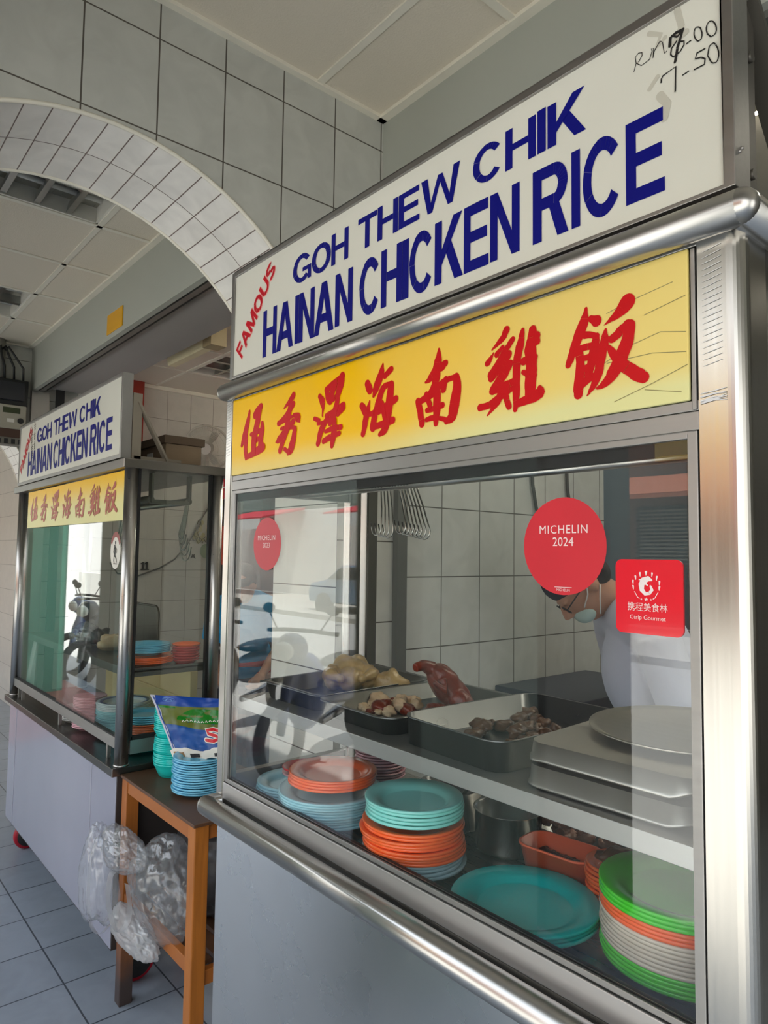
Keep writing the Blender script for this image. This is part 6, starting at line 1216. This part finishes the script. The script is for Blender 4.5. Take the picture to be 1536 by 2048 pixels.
b = MB(); b.box(-0.66, -0.32, -2.32, -1.64, -0.14, 2.45); tag(b.build('reflection_block', mat('dark_block_grey', (58, 58, 54), 0.6), None, bevel=0.01), 'tall dark grey block at the kerb, added to darken the glass reflection', 'cabinet')  # unseen block, added so the display glass mirrors something dark
def tube_wheel(mb, c, R, r, axis): mb.tube([Vector(c) + Vector((math.cos(2 * PI * i / 28), 0, math.sin(2 * PI * i / 28))) * R if axis == 'Y' else Vector(c) + Vector((0, math.cos(2 * PI * i / 28), math.sin(2 * PI * i / 28))) * R for i in range(28)], r, 10, closed=True)
def motorbike(c, rot, body, label):
    m = thing('motorbike', label, 'motorbike', (c[0], c[1], c[2])); m.rotation_euler = (0, 0, rot)
    # built along local X, then turned by its root
    def bd(mb, name, mt):
        o = mb.build(name, mt, None); o.parent = m; return o
    mb = MB(); tube_wheel(mb, (0.62, 0, 0.28), 0.25, 0.045, 'Y'); bd(mb, 'wheel', M_rubber)
    mb = MB(); tube_wheel(mb, (-0.62, 0, 0.28), 0.25, 0.050, 'Y'); bd(mb, 'wheel', M_rubber)
    mb = MB(); mb.ball((-.25, 0, .56), .42, .13, .16, 16, 10); mb.ball((.30, 0, .58), .20, .16, .30, 16, 10); mb.tube([(.40, 0, .95), (.55, 0, .62), (.62, 0, .30)], [.06, .05, .035], 10); mb.ball((.50, 0, .93), .11, .14, .12); remesh(bd(mb, 'fairing', mat('bike_paint_%d' % body[2], body, 0.2, coat=0.6)), .015, 3)
    mb = MB(); mb.ball((-.28, 0, .76), .36, .13, .06, 16, 8); bd(mb, 'seat', M_blk)
    mb = MB(); mb.tube([(.36, -.33, 1.04), (.42, -.12, 1.06), (.42, .12, 1.06), (.36, .33, 1.04)], .016, 8); mb.ball((.40, .30, 1.22), .02, .06, .04); mb.ball((.40, -.30, 1.22), .02, .06, .04); mb.tube([(.42, .2, 1.06), (.40, .30, 1.2)], .006, 6); mb.tube([(.42, -.2, 1.06), (.40, -.30, 1.2)], .006, 6); bd(mb, 'handlebar', M_blk)
    mb = MB(); mb.ball((.60, 0, .92), .04, .09, .07); bd(mb, 'headlamp', M_lampwhite)
    mb = MB(); mb.ball((-.70, 0, .66), .03, .07, .04); bd(mb, 'tail_lamp', mat('orange_lamp', (240, 120, 40), 0.3))
    mb = MB(); mb.tube([(-.1, .12, .25), (-.4, .15, .28), (-.75, .15, .38)], [.03, .045, .05], 10); bd(mb, 'exhaust', M_pipe)
motorbike((-3.2, -2.6, -0.14), 1.2, (38, 62, 118), 'blue parked motorbike, first along the kerb'); motorbike((-4.4, -2.5, -0.14), 1.3, (40, 44, 50), 'black parked motorbike beside the blue one'); motorbike((-8.4, -2.4, -0.14), 1.3, (44, 80, 140), 'blue parked motorbike far along the kerb')
motorbike((-7.6, -2.2, -0.14), 1.1, (50, 52, 58), 'dark parked motorbike far along the kerb')
cr_ = thing('parked_car', 'blue-grey parked saloon car across the road', 'car', (-12.5, -11.0, -0.14))
b = MB()
sec = [(-2.2, .35), (-2.25, .65), (-2.1, .88), (-1.4, .98), (-0.7, 1.38), (0.6, 1.42), (1.3, 1.02), (2.1, .88), (2.25, .6), (2.2, .35)]
b.prism([(-12.5 + x, -11.8, z - .14) for x, z in sec], (0, 1.6, 0)); b.build('bodywork', mat('car_paint', (104, 132, 158), 0.15, coat=0.8), cr_, 0.08)
b = MB(); b.prism([(-12.5 + x, -11.82, z - .14) for x, z in [(-1.25, 1.0), (-.65, 1.32), (.55, 1.35), (1.1, 1.02)]], (0, 1.64, 0)); b.build('windows', mat('car_glass', (32, 40, 48), 0.08), cr_)
for x in (-13.9, -11.1):
    for y in (-11.8, -10.2):
        b = MB(); b.cyl((x, y - .1, .17), (x, y + .1, .17), .31, n=28); b.build('wheel', M_rubber, cr_, 0.02)
def palm(c, label):
    t = thing('potted_palm', label, 'potted plant', c, 'potted palms')
    mb = MB(); mb.lathe([(0, 0), (.16, 0), (.24, .30), (.26, .36), (.22, .36), (.20, .30), (0, .30)], 24, c); mb.build('pot', mat('clay_pot', (150, 84, 66), 0.6), t)
    mb = MB(); rs = random.Random(int(c[0] * 7))
    for k in range(14):
        a = k * 2.4; l = rs.uniform(.5, .8); P = [Vector(c) + Vector((math.cos(a) * l * q, math.sin(a) * l * q, .32 + .75 * q - .55 * q * q)) for q in (0, .25, .5, .75, 1)]
        d = Vector((-math.sin(a), math.cos(a), 0)); n = len(P); w = [.01, .05, .06, .04, .004]
        mb.add([p + d * w[i] for i, p in enumerate(P)] + [p - d * w[i] for i, p in enumerate(P)], [(i, i + 1, n + i + 1, n + i) for i in range(n - 1)])
    mb.build('leaves', mat('palm_leaf', (98, 140, 52), 0.5, var=.2), t)
palm((-11.6, -3.4, -0.14), 'potted palm nearest on the kerb'); palm((-13.0, -4.2, -0.14), 'potted palm farther along the kerb')
MB().box(-20, -11.5, -5.6, -5.4, -0.14, 0.9).build('wall_low', M_white, kind='structure')
